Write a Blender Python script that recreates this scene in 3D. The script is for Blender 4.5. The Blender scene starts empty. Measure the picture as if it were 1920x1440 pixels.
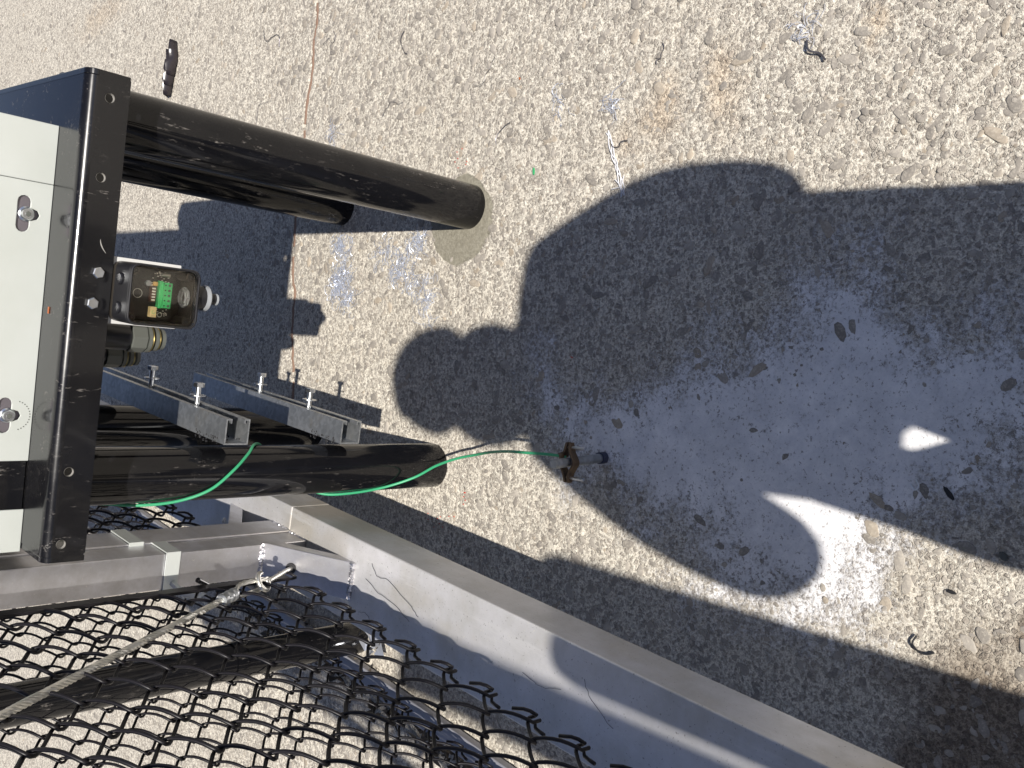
import bpy, bmesh, math, random
import numpy as np
from mathutils import Vector, Matrix, geometry
random.seed(7); rng = np.random.default_rng(7)
R = math.radians
scene = bpy.context.scene
COL = scene.collection

# ------------------------------------------------------------------ camera, light, sky, exposure
cam_d = bpy.data.cameras.new('camera'); cam = bpy.data.objects.new('camera', cam_d); COL.objects.link(cam)
cam_d.sensor_width = 36.0; cam_d.lens = 36.0 * 1700.0 / 1920.0
cam_d.clip_start = 0.02; cam_d.clip_end = 400
# right / up / back axes of a phone held upright sensor-wise but turned a quarter turn, looking 46 degrees down
_d = Vector((1640.0, 95.0, 1700.0)).normalized()          # where straight down lies, in lens axes
_Z = -_d
_Y = (Vector((0, 0, 1)) - _Z * _Z.z).normalized()
_X = _Y.cross(_Z)
_Rm = Matrix((_X, _Y, _Z))
right, up, fwd = _Rm @ Vector((1, 0, 0)), _Rm @ Vector((0, -1, 0)), _Rm @ Vector((0, 0, 1))
cam.matrix_world = Matrix.Translation((0, 0, 1.28)) @ Matrix((right, up, -fwd)).transposed().to_4x4()
scene.camera = cam
SUN = Vector((0.0395, 0.7148, -0.6983)).normalized()      # the way the light travels
world = bpy.data.worlds.new('World'); scene.world = world; world.use_nodes = True
wn = world.node_tree; sky = wn.nodes.new('ShaderNodeTexSky'); sky.sky_type = 'NISHITA'; sky.sun_disc = False
sky.sun_elevation = math.asin(-SUN.z); sky.sun_rotation = math.atan2(-SUN.x, -SUN.y)
sky.air_density = 1.0; sky.dust_density = 0.4; sky.ozone_density = 2.0
_t = wn.nodes.new('ShaderNodeMix'); _t.data_type = 'RGBA'; _t.blend_type = 'MULTIPLY'; _t.inputs[0].default_value = 1.0
_t.inputs[7].default_value = (1.12, .96, .97, 1); wn.links.new(sky.outputs[0], _t.inputs[6]); wn.links.new(_t.outputs[2], wn.nodes['Background'].inputs[0]); wn.nodes['Background'].inputs[1].default_value = 0.064
ld = bpy.data.lights.new('sun', 'SUN'); ld.energy = 5.0; ld.angle = R(0.6); ld.color = (1.0, 0.95, 0.88)
sun = bpy.data.objects.new('sun', ld); COL.objects.link(sun); sun.location = (-1, -8, 9)
sun.rotation_euler = SUN.to_track_quat('-Z', 'Y').to_euler()
scene.view_settings.view_transform = 'Standard'; scene.view_settings.look = 'None'
scene.view_settings.exposure = 0.5; scene.view_settings.gamma = 1.0; scene.view_settings.use_curve_mapping = False

# ------------------------------------------------------------------ materials
def mat(name, col=(.5, .5, .5), rough=.5, metal=0.0, **kw):
    m = bpy.data.materials.new(name); m.use_nodes = True
    b = m.node_tree.nodes['Principled BSDF']
    b.inputs['Base Color'].default_value = (*col, 1); b.inputs['Roughness'].default_value = rough
    b.inputs['Metallic'].default_value = metal
    for k, v in kw.items(): b.inputs[k.replace('_', ' ')].default_value = v
    return m
def N(m, t, **kw):
    n = m.node_tree.nodes.new(t)
    for k, v in kw.items():
        if k in n.inputs: n.inputs[k].default_value = v
        else: setattr(n, k, v)
    return n
def L(m, a, b): m.node_tree.links.new(a, b)
def P(m): return m.node_tree.nodes['Principled BSDF']
def noise(m, scale, detail=4, rough=.6, coord='Object', stretch=(1, 1, 1), dist=0.0):
    tc = N(m, 'ShaderNodeTexCoord'); mp = N(m, 'ShaderNodeMapping'); mp.inputs['Scale'].default_value = stretch
    L(m, tc.outputs[coord], mp.inputs[0])
    n = N(m, 'ShaderNodeTexNoise'); n.inputs['Scale'].default_value = scale; n.inputs['Detail'].default_value = detail
    n.inputs['Roughness'].default_value = rough; n.inputs['Distortion'].default_value = dist
    L(m, mp.outputs[0], n.inputs['Vector']); return n.outputs['Fac']
def ramp(m, fac, stops, interp='LINEAR'):
    r = N(m, 'ShaderNodeValToRGB'); e = r.color_ramp.elements; r.color_ramp.interpolation = interp
    while len(e) < len(stops): e.new(0.5)
    for el, (p, c) in zip(e, stops):
        el.position = p; el.color = (c, c, c, 1) if isinstance(c, (int, float)) else (*c, 1)
    L(m, fac, r.inputs[0]); return r.outputs[0]
def mixc(m, fac, a, b, mode='MIX'):
    x = N(m, 'ShaderNodeMix', data_type='RGBA', blend_type=mode)
    for s, i in ((fac, 0), (a, 6), (b, 7)):
        if hasattr(s, 'is_linked'): L(m, s, x.inputs[i])
        else: x.inputs[i].default_value = s if isinstance(s, (int, float)) else (*s, 1)
    return x.outputs[2]
def math_(m, op, a, b=0.0, c=None):
    x = N(m, 'ShaderNodeMath', operation=op)
    for s, i in ((a, 0), (b, 1), (c, 2)):
        if s is None: continue
        if hasattr(s, 'is_linked'): L(m, s, x.inputs[i])
        else: x.inputs[i].default_value = s
    return x.outputs[0]
def bump(m, h, strength=.3, dist=.001):
    b = N(m, 'ShaderNodeBump'); b.inputs['Strength'].default_value = strength; b.inputs['Distance'].default_value = dist
    L(m, h, b.inputs['Height']); L(m, b.outputs[0], P(m).inputs['Normal'])

def black_paint(name, rough, dust, coat=0.0):
    m = mat(name, (.006, .006, .007), rough, 0, IOR=1.42)
    P(m).inputs['Coat Weight'].default_value = coat; P(m).inputs['Coat Roughness'].default_value = .06
    n1 = noise(m, 9, 8, .7); n2 = noise(m, 160, 3, .7, stretch=(1, 1, .25)); n3 = noise(m, 22, 6, .75, stretch=(1, 1, .35))
    d1 = ramp(m, n1, [(.46, 0), (.72, 1)]); d2 = ramp(m, n2, [(.58, 0), (.70, 1)]); d3 = ramp(m, n3, [(.54, 0), (.62, .9)])
    f = math_(m, 'MULTIPLY', d1, math_(m, 'ADD', .07, d2)); f = math_(m, 'MAXIMUM', math_(m, 'MULTIPLY', f, dust), math_(m, 'MULTIPLY', math_(m, 'MULTIPLY', d3, d2), dust * 4.0))
    L(m, mixc(m, f, (.0045, .0045, .0055), (.24, .22, .20)), P(m).inputs['Base Color'])
    L(m, math_(m, 'ADD', math_(m, 'MULTIPLY', d1, .12), math_(m, 'ADD', rough, math_(m, 'MULTIPLY', f, .5))), P(m).inputs['Roughness'])
    return m
M = {}
M['post'] = black_paint('black_gloss_paint', .075, .17, 0.0)
M['shelf'] = black_paint('black_powder_coat', .20, .16, .3)
M['vinyl'] = mat('black_vinyl', (.006, .005, .007), .42, 0, IOR=1.38)
M['plastic'] = mat('black_plastic', (.012, .012, .014), .32)
M['dark'] = mat('dark_cavity', (.01, .01, .012), .6)
def alu():
    m = mat('aluminium', (.62, .62, .65), .36, 1.0)
    n = noise(m, 30, 5, .6, stretch=(1, .06, 1)); g = noise(m, 14, 6, .7); s = noise(m, 210, 2, .6)
    c = mixc(m, ramp(m, g, [(.35, 0), (.7, 1)]), (.66, .66, .70), (.47, .46, .46))
    c = mixc(m, ramp(m, n, [(.45, 0), (.7, .35)]), c, (.36, .34, .32))
    sp = ramp(m, s, [(.70, 0), (.76, .8)]); c = mixc(m, sp, c, (.75, .74, .70))
    L(m, c, P(m).inputs['Base Color'])
    L(m, math_(m, 'ADD', .27, math_(m, 'MULTIPLY', g, .28)), P(m).inputs['Roughness']); bump(m, n, .12, .0006); return m
M['alu'] = alu()
def alu_dusty():
    m = mat('dusty_aluminium', (.6, .6, .62), .45, .55)
    g = noise(m, 8, 7, .7); s = noise(m, 160, 3, .6); d = noise(m, 3.5, 5, .6)
    c = mixc(m, ramp(m, g, [(.35, 0), (.68, 1)]), (.70, .69, .70), (.52, .51, .49))
    c = mixc(m, ramp(m, d, [(.50, 0), (.64, .7)]), c, (.50, .46, .385)); c = mixc(m, ramp(m, noise(m, 40, 6, .75, stretch=(1, .12, 1)), [(.56, 0), (.66, .55)]), c, (.72, .71, .70))
    c = mixc(m, ramp(m, s, [(.66, 0), (.72, .7)]), c, (.72, .70, .64))
    c = mixc(m, ramp(m, noise(m, 260, 2), [(.28, .6), (.34, 0)]), c, (.12, .10, .09))
    L(m, c, P(m).inputs['Base Color']); L(m, math_(m, 'ADD', .34, math_(m, 'MULTIPLY', g, .3)), P(m).inputs['Roughness']); bump(m, g, .1, .001); return m
M['alu_top'] = alu_dusty()
def galv():
    m = mat('galvanised_steel', (.5, .52, .54), .42, .85)
    v = N(m, 'ShaderNodeTexVoronoi'); v.inputs['Scale'].default_value = 130; tc = N(m, 'ShaderNodeTexCoord'); L(m, tc.outputs['Object'], v.inputs['Vector'])
    h = N(m, 'ShaderNodeSeparateColor'); L(m, v.outputs['Color'], h.inputs[0])
    c = mixc(m, h.outputs[0], (.33, .345, .355), (.46, .475, .49)); r = noise(m, 18, 6, .7)
    c = mixc(m, ramp(m, r, [(.56, 0), (.72, .5)]), c, (.30, .27, .22)); L(m, c, P(m).inputs['Base Color'])
    L(m, math_(m, 'ADD', .3, math_(m, 'MULTIPLY', r, .3)), P(m).inputs['Roughness']); return m
M['galv'] = galv()
M['zinc'] = mat('zinc_bolt', (.72, .74, .76), .28, 1.0)
M['steelwire'] = mat('steel_cable', (.55, .54, .50), .4, .9)
def bronze():
    m = mat('bronze', (.13, .085, .05), .5, .7); n = noise(m, 90, 4)
    L(m, mixc(m, n, (.08, .055, .04), (.24, .16, .09)), P(m).inputs['Base Color']); return m
M['bronze'] = bronze()
M['brass'] = mat('yellow_plated_ring', (.34, .26, .10), .3, .9)
def whitep():
    m = mat('white_panel_paint', (.5, .5, .5), .42); n = noise(m, 7, 5)
    L(m, mixc(m, ramp(m, n, [(.4, 0), (.7, 1)]), (.43, .45, .425), (.395, .415, .385)), P(m).inputs['Base Color']); return m
M['white'] = whitep()
M['whitepl'] = mat('white_plastic', (.50, .50, .49), .4)
M['greypl'] = mat('grey_plastic', (.27, .285, .30), .45)
M['greypl2'] = mat('dull_grey_nut', (.085, .09, .08), .5)
M['green'] = mat('green_wire_jacket', (.035, .30, .14), .42)
M['term'] = mat('green_terminal', (.05, .42, .14), .4)
M['pcb'] = mat('black_circuit_board', (.012, .011, .010), .35)
M['cream'] = mat('cream_relay', (.62, .50, .26), .5)
M['silk'] = mat('white_print', (.65, .65, .6), .6)
M['tin'] = mat('tinned_pin', (.75, .74, .7), .3, 1.0)
M['brownpl'] = mat('brown_switch', (.10, .045, .03), .4)
M['clear'] = mat('clear_plastic', (.93, .90, .84), .03, 0, IOR=1.45); P(M['clear']).inputs['Transmission Weight'].default_value = 1
M['interior'] = mat('smoky_box_interior', (.035, .030, .024), .3)
M['orange'] = mat('orange_tape', (.35, .10, .03), .5)
M['blackrag'] = mat('black_crumpled_plastic', (.02, .016, .018), .25)
M['wrap'] = mat('silvery_film', (.55, .57, .62), .15, .6)
M['leafy'] = mat('dry_leaf_litter', (.05, .038, .025), .8)
M['jointf'] = mat('brown_joint_filler', (.235, .15, .105), .9)
M['red'] = mat('red_paint_crumb', (.45, .04, .02), .6)
M['greenbit'] = mat('green_plastic_scrap', (.04, .32, .12), .5)
M['scrap'] = mat('steel_scrap', (.16, .15, .16), .4, .8)
M['swarf'] = mat('bright_steel_shavings', (.52, .56, .66), .35, .45)
M['strand'] = mat('white_frayed_strand', (.62, .62, .64), .5)
M['skin'] = mat('skin', (.45, .26, .18), .5)
M['jacket'] = mat('navy_work_jacket', (.03, .04, .07), .85)
M['trouser'] = mat('grey_work_trousers', (.10, .10, .095), .9)
M['boot'] = mat('brown_work_boots', (.08, .045, .025), .6)
M['cap'] = mat('dark_cap', (.03, .03, .032), .85)
M['phone'] = mat('phone_body', (.02, .02, .022), .2)

# ------------------------------------------------------------------ object helpers
def empty(name, loc=(0, 0, 0), rotz=0.0, label=None, cat=None, group=None):
    o = bpy.data.objects.new(name, None); COL.objects.link(o); o.location = loc; o.rotation_euler = (0, 0, rotz)
    o.empty_display_size = .1; tag(o, label, cat, group); return o
def tag(o, label=None, cat=None, group=None, kind=None):
    for k, v in (('label', label), ('category', cat), ('group', group), ('kind', kind)):
        if v: o[k] = v
    return o
def link(name, me, parent=None, m=None):
    o = bpy.data.objects.new(name, me); COL.objects.link(o)
    if m and not me.materials: me.materials.append(m)
    if parent: o.parent = parent
    return o
def obj(name, bm, m, parent=None, smooth=False, bevel=0.0, seg=2, loc=None, rot=None):
    bmesh.ops.recalc_face_normals(bm, faces=bm.faces[:])
    me = bpy.data.meshes.new(name); bm.to_mesh(me); bm.free()
    if smooth: me.polygons.foreach_set('use_smooth', [True] * len(me.polygons))
    o = link(name, me, parent, m)
    if bevel:
        b = o.modifiers.new('bevel', 'BEVEL'); b.width = bevel; b.segments = seg; b.limit_method = 'ANGLE'; b.angle_limit = R(40)
    if smooth:
        try: me.set_sharp_from_angle(angle=R(40))
        except Exception: pass
    if loc is not None: o.location = loc
    if rot is not None: o.rotation_euler = rot
    return o
def box(bm, x0, x1, y0, y1, z0, z1, T=None):
    vs = [bm.verts.new((x, y, z)) for z in (z0, z1) for y in (y0, y1) for x in (x0, x1)]
    if T is not None:
        for v in vs: v.co = T @ v.co
    for f in ((0, 2, 3, 1), (4, 5, 7, 6), (0, 1, 5, 4), (2, 6, 7, 3), (0, 4, 6, 2), (1, 3, 7, 5)): bm.faces.new([vs[i] for i in f])
def bx(x0, x1, y0, y1, z0, z1, T=None):
    bm = bmesh.new(); box(bm, x0, x1, y0, y1, z0, z1, T); return bm
def axis_frame(a, d):
    d = Vector(d).normalized(); return Matrix.Translation(a) @ d.to_track_quat('Z', 'Y').to_matrix().to_4x4()
def lathe(bm, prof, a=(0, 0, 0), d=(0, 0, 1), n=24, cap=True, phase=0.0):
    """prof: list of (radius, height) along d from point a"""
    T = axis_frame(a, d); rings = []
    for r, h in prof:
        rings.append([bm.verts.new(T @ Vector((r * math.cos(2 * math.pi * i / n + phase), r * math.sin(2 * math.pi * i / n + phase), h))) for i in range(n)])
    for A, B in zip(rings, rings[1:]):
        for i in range(n): bm.faces.new((A[i], A[(i + 1) % n], B[(i + 1) % n], B[i]))
    if cap: bm.faces.new(rings[0][::-1]); bm.faces.new(rings[-1])
def cyl(a, b, r, n=20, r2=None):
    bm = bmesh.new(); a = Vector(a); b = Vector(b); lathe(bm, [(r, 0), (r if r2 is None else r2, (b - a).length)], a, b - a, n); return bm
def tube(bm, pts, r, n=6, closed=False):
    pts = [Vector(p) for p in pts]; rings = []; prev = None
    for i, p in enumerate(pts):
        t = (pts[min(i + 1, len(pts) - 1)] - pts[max(i - 1, 0)]).normalized()
        if prev is None:
            u = t.orthogonal().normalized()
        else:
            u = (prev - t * prev.dot(t)).normalized()
        prev = u; v = t.cross(u)
        rr = r[i] if isinstance(r, (list, tuple)) else r
        rings.append([bm.verts.new(p + (u * math.cos(2 * math.pi * k / n) + v * math.sin(2 * math.pi * k / n)) * rr) for k in range(n)])
    for A, B in zip(rings, rings[1:]):
        for k in range(n): bm.faces.new((A[k], A[(k + 1) % n], B[(k + 1) % n], B[k]))
    bm.faces.new(rings[0][::-1]); bm.faces.new(rings[-1])
def spline(ctrl, per=10):
    P_ = [Vector(c) for c in ctrl]; P_ = [P_[0] * 2 - P_[1]] + P_ + [P_[-1] * 2 - P_[-2]]; out = []
    for i in range(1, len(P_) - 2):
        a, b, c, d = P_[i - 1:i + 3]
        for k in range(per):
            t = k / per
            out.append(.5 * ((2 * b) + (c - a) * t + (2 * a - 5 * b + 4 * c - d) * t * t + (3 * b - a - 3 * c + d) * t ** 3))
    out.append(P_[-2]); return out
def plate(outline, holes, t, T=None):
    """flat plate in local XY with real holes, thickness t along +Z, placed by T"""
    loops = [outline] + holes; vs = []; ed = []
    for lp in loops:
        s = len(vs); vs += [Vector((x, y)) for x, y in lp]; ed += [(s + i, s + (i + 1) % len(lp)) for i in range(len(lp))]
    fc = [list(range(len(outline)))]; s = len(outline); 
    r = geometry.delaunay_2d_cdt(vs, ed, [], 1, 1e-7)
    ov, oe, of = r[0], r[1], r[2]
    def inside(p, lp):
        c = False
        for i in range(len(lp)):
            x1, y1 = lp[i]; x2, y2 = lp[i - 1]
            if (y1 > p.y) != (y2 > p.y) and p.x < (x2 - x1) * (p.y - y1) / (y2 - y1) + x1: c = not c
        return c
    bm = bmesh.new(); lo = [bm.verts.new((v.x, v.y, 0)) for v in ov]; hi = [bm.verts.new((v.x, v.y, t)) for v in ov]
    cnt = {}
    for f in of:
        c = sum((ov[i] for i in f), Vector((0, 0))) / len(f)
        if not inside(c, outline) or any(inside(c, h) for h in holes): continue
        bm.faces.new([hi[i] for i in f]); bm.faces.new([lo[i] for i in reversed(f)])
        for i in range(len(f)):
            e = (f[i], f[(i + 1) % len(f)]); cnt[tuple(sorted(e))] = cnt.get(tuple(sorted(e)), []) + [e]
    for k, v in cnt.items():
        if len(v) == 1:
            a, b = v[0]; bm.faces.new((lo[a], lo[b], hi[b], hi[a]))
    for v in [v for v in bm.verts if not v.link_faces]: bm.verts.remove(v)
    if T is not None: bm.transform(T)
    return bm
def circ(x, y, r, n=16): return [(x + r * math.cos(2 * math.pi * i / n), y + r * math.sin(2 * math.pi * i / n)) for i in range(n)]

# ------------------------------------------------------------------ ground
def vnoise(x, y, cell, seed):
    g = np.random.default_rng(seed).random((257, 257)).astype(np.float32)
    u = x / cell; v = y / cell; i = np.floor(u).astype(int); j = np.floor(v).astype(int); fu = u - i; fv = v - j
    fu = fu * fu * (3 - 2 * fu); fv = fv * fv * (3 - 2 * fv); i &= 255; j &= 255
    return (g[i, j] * (1 - fu) + g[i + 1, j] * fu) * (1 - fv) + (g[i, j + 1] * (1 - fu) + g[i + 1, j + 1] * fu) * fv
COLLARS = [((.338, 1.413), .094), ((-.170, 1.475), .094), ((.39, 1.87), .08), ((-.13, 1.95), .088)]
def poly_sd(x, y, poly):
    """signed distance to polygon, positive inside"""
    d = np.full(x.shape, 1e9); ins = np.zeros(x.shape, bool)
    for k in range(len(poly)):
        ax, ay = poly[k - 1]; bx_, by = poly[k]; ex, ey = bx_ - ax, by - ay
        t = np.clip(((x - ax) * ex + (y - ay) * ey) / (ex * ex + ey * ey), 0, 1)
        d = np.minimum(d, np.hypot(x - ax - t * ex, y - ay - t * ey))
        with np.errstate(divide='ignore', invalid='ignore'):
            c = ((ay > y) != (by > y)) & (x < (bx_ - ax) * (y - ay) / (by - ay) + ax)
        ins ^= c
    return np.where(ins, d, -d)
PATCH = [(.03, 1.17), (.015, 1.07), (-.012, .985), (.02, .89), (.055, .82), (.12, .71), (.175, .62), (.19, .55), (.155, .50), (.13, .44), (.12, .37), (.09, .28), (-.02, .27),
         (-.08, .33), (-.12, .41), (-.17, .46), (-.25, .50), (-.30, .60), (-.30, .72), (-.24, .80), (-.19, .90), (-.16, 1.00), (-.12, 1.10), (-.03, 1.17)]
def patch_mask(x, y):
    sd = poly_sd(x, y, PATCH) + (vnoise(x + 9, y + 9, .09, 3) - .5) * .09 + (vnoise(x + 9, y + 9, .03, 4) - .5) * .06
    return np.clip((sd + .018) / .11 * .5 + .5, 0, 1)
def collar_mask(x, y):
    m = np.zeros(x.shape)
    for (cx, cy), r in COLLARS:
        rr = r * (1 + (vnoise(x + 9, y + 9, .03, 8) - .5) * .12)
        m = np.maximum(m, np.clip((rr - np.hypot(x - cx, y - cy)) / .004, 0, 1))
    return m
def joint_y(x): return 2.021 + np.clip(x, 0, 2) * .0 + np.where(x < .4, .03 * np.clip((x + .0) / .35, -1, 1), .03 - .045 * np.clip((x - .4) / .5, 0, 1)) + (vnoise(x + 9, x * 0 + 3, .05, 21) - .5) * .012
def height(x, y):
    big = (vnoise(x + 9, y + 9, .35, 11) - .5) * .004
    pm = patch_mask(x, y); cm = collar_mask(x, y)
    n1 = vnoise(x + 9, y + 9, .024, 12); n2 = vnoise(x + 9, y + 9, .011, 13); n3 = vnoise(x + 9, y + 9, .006, 14)
    rough = (n1 - .5) * .0020 + (n2 - .5) * .0022 + (n3 - .5) * .0020
    near = np.clip(1.3 - .2 * y, .5, 1.1)
    h = big + rough * near * (1 - .85 * np.maximum(pm, cm))
    h += pm * .0012 + cm * .0015
    jd = np.abs(y - joint_y(x)); h -= np.clip(1 - jd / .006, 0, 1) * .006 * (x > -.6)
    return h
def steps(a, b, s, grow, lim):
    v = [a]; st = s
    while v[-1] < lim:
        v.append(v[-1] + st); 
        if v[-1] > b: st *= grow
    return v
s0 = .0046
xc = np.arange(-1.05, 1.5, s0); xr = [xc[-1]]; st = s0
while xr[-1] < 120: st *= 1.06; xr.append(xr[-1] + st)
xl = [xc[0]]; st = s0
while xl[-1] > -120: st *= 1.06; xl.append(xl[-1] - st)
XS = np.array(xl[:0:-1] + list(xc) + xr[1:])
yc = np.arange(.24, 2.3, s0); yr = [yc[-1]]; st = s0
while yr[-1] < 150: st *= 1.008 if yr[-1] < 6 else 1.08; yr.append(yr[-1] + st)
yl = [yc[0]]; st = s0
while yl[-1] > -60: st *= 1.12; yl.append(yl[-1] - st)
YS = np.array(yl[:0:-1] + list(yc) + yr[1:])
GX, GY = np.meshgrid(XS, YS)
GZ = height(GX, GY)
core = (GX > -8) & (GX < 8) & (GY > -3) & (GY < 12); GZ[~core] = 0
nx, ny = len(XS), len(YS)
co = np.stack([GX, GY, GZ], -1).reshape(-1, 3).astype(np.float32)
ii = (np.arange(ny - 1)[:, None] * nx + np.arange(nx - 1)[None, :]).ravel()
quads = np.stack([ii, ii + 1, ii + nx + 1, ii + nx], -1).astype(np.int32)
def np_mesh(name, co, loops, starts):
    me = bpy.data.meshes.new(name); me.vertices.add(len(co)); me.vertices.foreach_set('co', co.ravel())
    loops = loops.ravel(); me.loops.add(len(loops)); me.loops.foreach_set('vertex_index', loops.ravel())
    me.polygons.add(len(starts)); me.polygons.foreach_set('loop_start', starts); me.update(calc_edges=True); return me
gme = np_mesh('ground', co, quads, np.arange(0, len(quads) * 4, 4, dtype=np.int32))
gme.polygons.foreach_set('use_smooth', np.ones(len(quads), bool))
att = gme.color_attributes.new('mask', 'FLOAT_COLOR', 'POINT')
pmk = patch_mask(GX, GY); cmk = collar_mask(GX, GY)
def blob(cx, cy, rx, ry, seed, amp=.6): 
    return np.clip(1.0 - np.hypot((GX - cx) / rx, (GY - cy) / ry) + (vnoise(GX + 9, GY + 9, min(rx, ry) * .6, seed) - .5) * amp, 0, 1)
rust = np.maximum.reduce([blob(.47, .92, .10, .06, 31), blob(.49, .80, .13, .06, 32) * .8, blob(.62, .42, .10, .07, 33), blob(.75, .62, .04, .06, 34), blob(.45, .99, .05, .04, 35) * .7, blob(.55, .55, .05, .03, 36) * .9, blob(1.25, 3.4, .1, .4, 37) * .6])
wet = np.maximum.reduce([blob(-.40, .34, .16, .14, 41, .9), blob(-.47, .42, .12, .12, 42, .9), blob(-.30, .27, .14, .06, 43, .9)])
white = np.maximum(blob(-.25, .62, .20, .18, 51, .5), blob(-.32, .75, .14, .2, 52, .5) * .9)
msk = np.stack([np.maximum(pmk, white * .8), rust, wet, np.zeros_like(rust)], -1); 
for k, ((cx, cy), r) in enumerate(COLLARS[:1]): msk[..., 3] = np.clip((r - np.hypot(GX - cx, GY - cy)) / .004 + (vnoise(GX + 9, GY + 9, .02, 61) - .5) * 3, 0, 1)
att.data.foreach_set('color', msk.reshape(-1, 4).astype(np.float32).ravel())

def voro(m, vec, scale, feature='F1'):
    v = N(m, 'ShaderNodeTexVoronoi', feature=feature); v.inputs['Scale'].default_value = scale; L(m, vec, v.inputs['Vector']); return v
def ground_mat():
    m = mat('weathered_aggregate_concrete', (.5, .45, .36), .9)
    a = N(m, 'ShaderNodeAttribute'); a.attribute_name = 'mask'; sp = N(m, 'ShaderNodeSeparateColor'); L(m, a.outputs['Color'], sp.inputs[0])
    pm, ru, we = sp.outputs[0], sp.outputs[1], sp.outputs[2]; colr = a.outputs['Alpha']
    tc = N(m, 'ShaderNodeTexCoord'); dn = N(m, 'ShaderNodeTexNoise'); dn.inputs['Scale'].default_value = 60; dn.inputs['Detail'].default_value = 3; L(m, tc.outputs['Object'], dn.inputs['Vector'])
    vm = N(m, 'ShaderNodeVectorMath', operation='SCALE'); L(m, dn.outputs['Color'], vm.inputs[0]); vm.inputs['Scale'].default_value = .012
    va = N(m, 'ShaderNodeVectorMath', operation='ADD'); L(m, tc.outputs['Object'], va.inputs[0]); L(m, vm.outputs[0], va.inputs[1]); vec = va.outputs[0]
    fine = noise(m, 420, 3, .75); med = noise(m, 170, 5, .72); lo = noise(m, 5, 5, .6); mid = noise(m, 28, 4, .6)
    # sandy matrix: cream grains with tan and grey ones between, dark pores
    c = mixc(m, ramp(m, med, [(.36, 0), (.50, .75), (.60, 1)]), (.27, .23, .185), (.86, .81, .69))
    c = mixc(m, ramp(m, fine, [(.34, .75), (.56, 0)]), c, (.20, .17, .14))
    h = math_(m, 'ADD', math_(m, 'MULTIPLY', med, 1.0), math_(m, 'MULTIPLY', fine, .4))
    for sc, th, am in ((68, .50, .72), (120, .46, .85), (215, .55, .75)):
        v = voro(m, vec, sc); vs = N(m, 'ShaderNodeSeparateColor'); L(m, v.outputs['Color'], vs.inputs[0])
        g = math_(m, 'MULTIPLY', ramp(m, vs.outputs[0], [(th, 0), (th + .02, 1)]), ramp(m, v.outputs['Distance'], [(.30, 1), (.40, 0)]))
        gc = mixc(m, vs.outputs[1], (.19, .168, .145), (.37, .33, .285)); gc = mixc(m, ramp(m, med, [(.47, 0), (.64, .5)]), gc, (.58, .53, .44))
        c = mixc(m, math_(m, 'MULTIPLY', g, am), c, gc)
        rim = math_(m, 'MULTIPLY', ramp(m, vs.outputs[0], [(th, 0), (th + .02, 1)]), ramp(m, v.outputs['Distance'], [(.34, 0), (.42, 1), (.50, 0)]))
        c = mixc(m, math_(m, 'MULTIPLY', math_(m, 'MULTIPLY', rim, vs.outputs[2]), .55), c, (.09, .075, .06))  # dark rings around the grains: crevice shade put into the colour
        h = math_(m, 'ADD', math_(m, 'MULTIPLY', h, math_(m, 'SUBTRACT', 1.0, math_(m, 'MULTIPLY', g, .55))), math_(m, 'MULTIPLY', math_(m, 'SUBTRACT', math_(m, 'MULTIPLY', g, .55), math_(m, 'MULTIPLY', rim, .25)), 1.0))
    pore = ramp(m, med, [(.27, 1), (.34, 0)]); c = mixc(m, math_(m, 'MULTIPLY', pore, .8), c, (.05, .042, .036))
    c = mixc(m, ramp(m, lo, [(.35, 0), (.7, .45)]), c, mixc(m, .55, c, (.42, .37, .30)))
    # pale cement skin with dark pinholes
    wear = math_(m, 'MULTIPLY', math_(m, 'SUBTRACT', 1.0, pm), .16); wear = math_(m, 'ADD', wear, math_(m, 'MULTIPLY', math_(m, 'SUBTRACT', lo, .5), .10))
    pin = ramp(m, math_(m, 'SUBTRACT', noise(m, 130, 5, .8), wear), [(.37, 1), (.42, 0)]); pin2 = ramp(m, math_(m, 'SUBTRACT', noise(m, 46, 6, .85), wear), [(.355, 1), (.38, 0)])
    skin = mixc(m, ramp(m, mid, [(.35, 0), (.65, 1)]), (.68, .68, .70), (.84, .83, .83)); skin = mixc(m, ramp(m, noise(m, 9, 5), [(.4, 0), (.65, .6)]), skin, (.60, .60, .61))
    skin = mixc(m, math_(m, 'MULTIPLY', math_(m, 'MAXIMUM', pin, pin2), .8), skin, (.13, .11, .10))
    pme = math_(m, 'ADD', pm, math_(m, 'MULTIPLY', math_(m, 'SUBTRACT', med, .5), 1.5)); pme = math_(m, 'ADD', pme, math_(m, 'MULTIPLY', math_(m, 'SUBTRACT', mid, .5), .9))
    pme = math_(m, 'MULTIPLY', ramp(m, pme, [(.30, 0), (.78, 1)]), ramp(m, pm, [(.0, 0), (.12, 1)]))
    c = mixc(m, math_(m, 'MULTIPLY', pme, .9), c, skin)
    c = mixc(m, math_(m, 'MULTIPLY', ramp(m, math_(m, 'MULTIPLY', ru, mid), [(.06, 0), (.4, 1)]), .32), c, mixc(m, .85, c, (.75, .46, .18), 'MULTIPLY'))
    c = mixc(m, math_(m, 'MULTIPLY', ramp(m, we, [(.05, 0), (.45, 1)]), .8), c, mixc(m, 1.0, c, (.30, .24, .19), 'MULTIPLY'))
    c = mixc(m, math_(m, 'MULTIPLY', ramp(m, colr, [(.1, 0), (.6, 1)]), .85), c, mixc(m, fine, (.13, .12, .085), (.22, .205, .155)))
    L(m, c, P(m).inputs['Base Color'])
    h = math_(m, 'MULTIPLY', h, math_(m, 'SUBTRACT', 1.0, math_(m, 'MULTIPLY', math_(m, 'MAXIMUM', pme, colr), .8)))
    bump(m, h, 1.0, .0030); return m
M['ground'] = ground_mat()
gme.materials.append(M['ground'])
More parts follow.
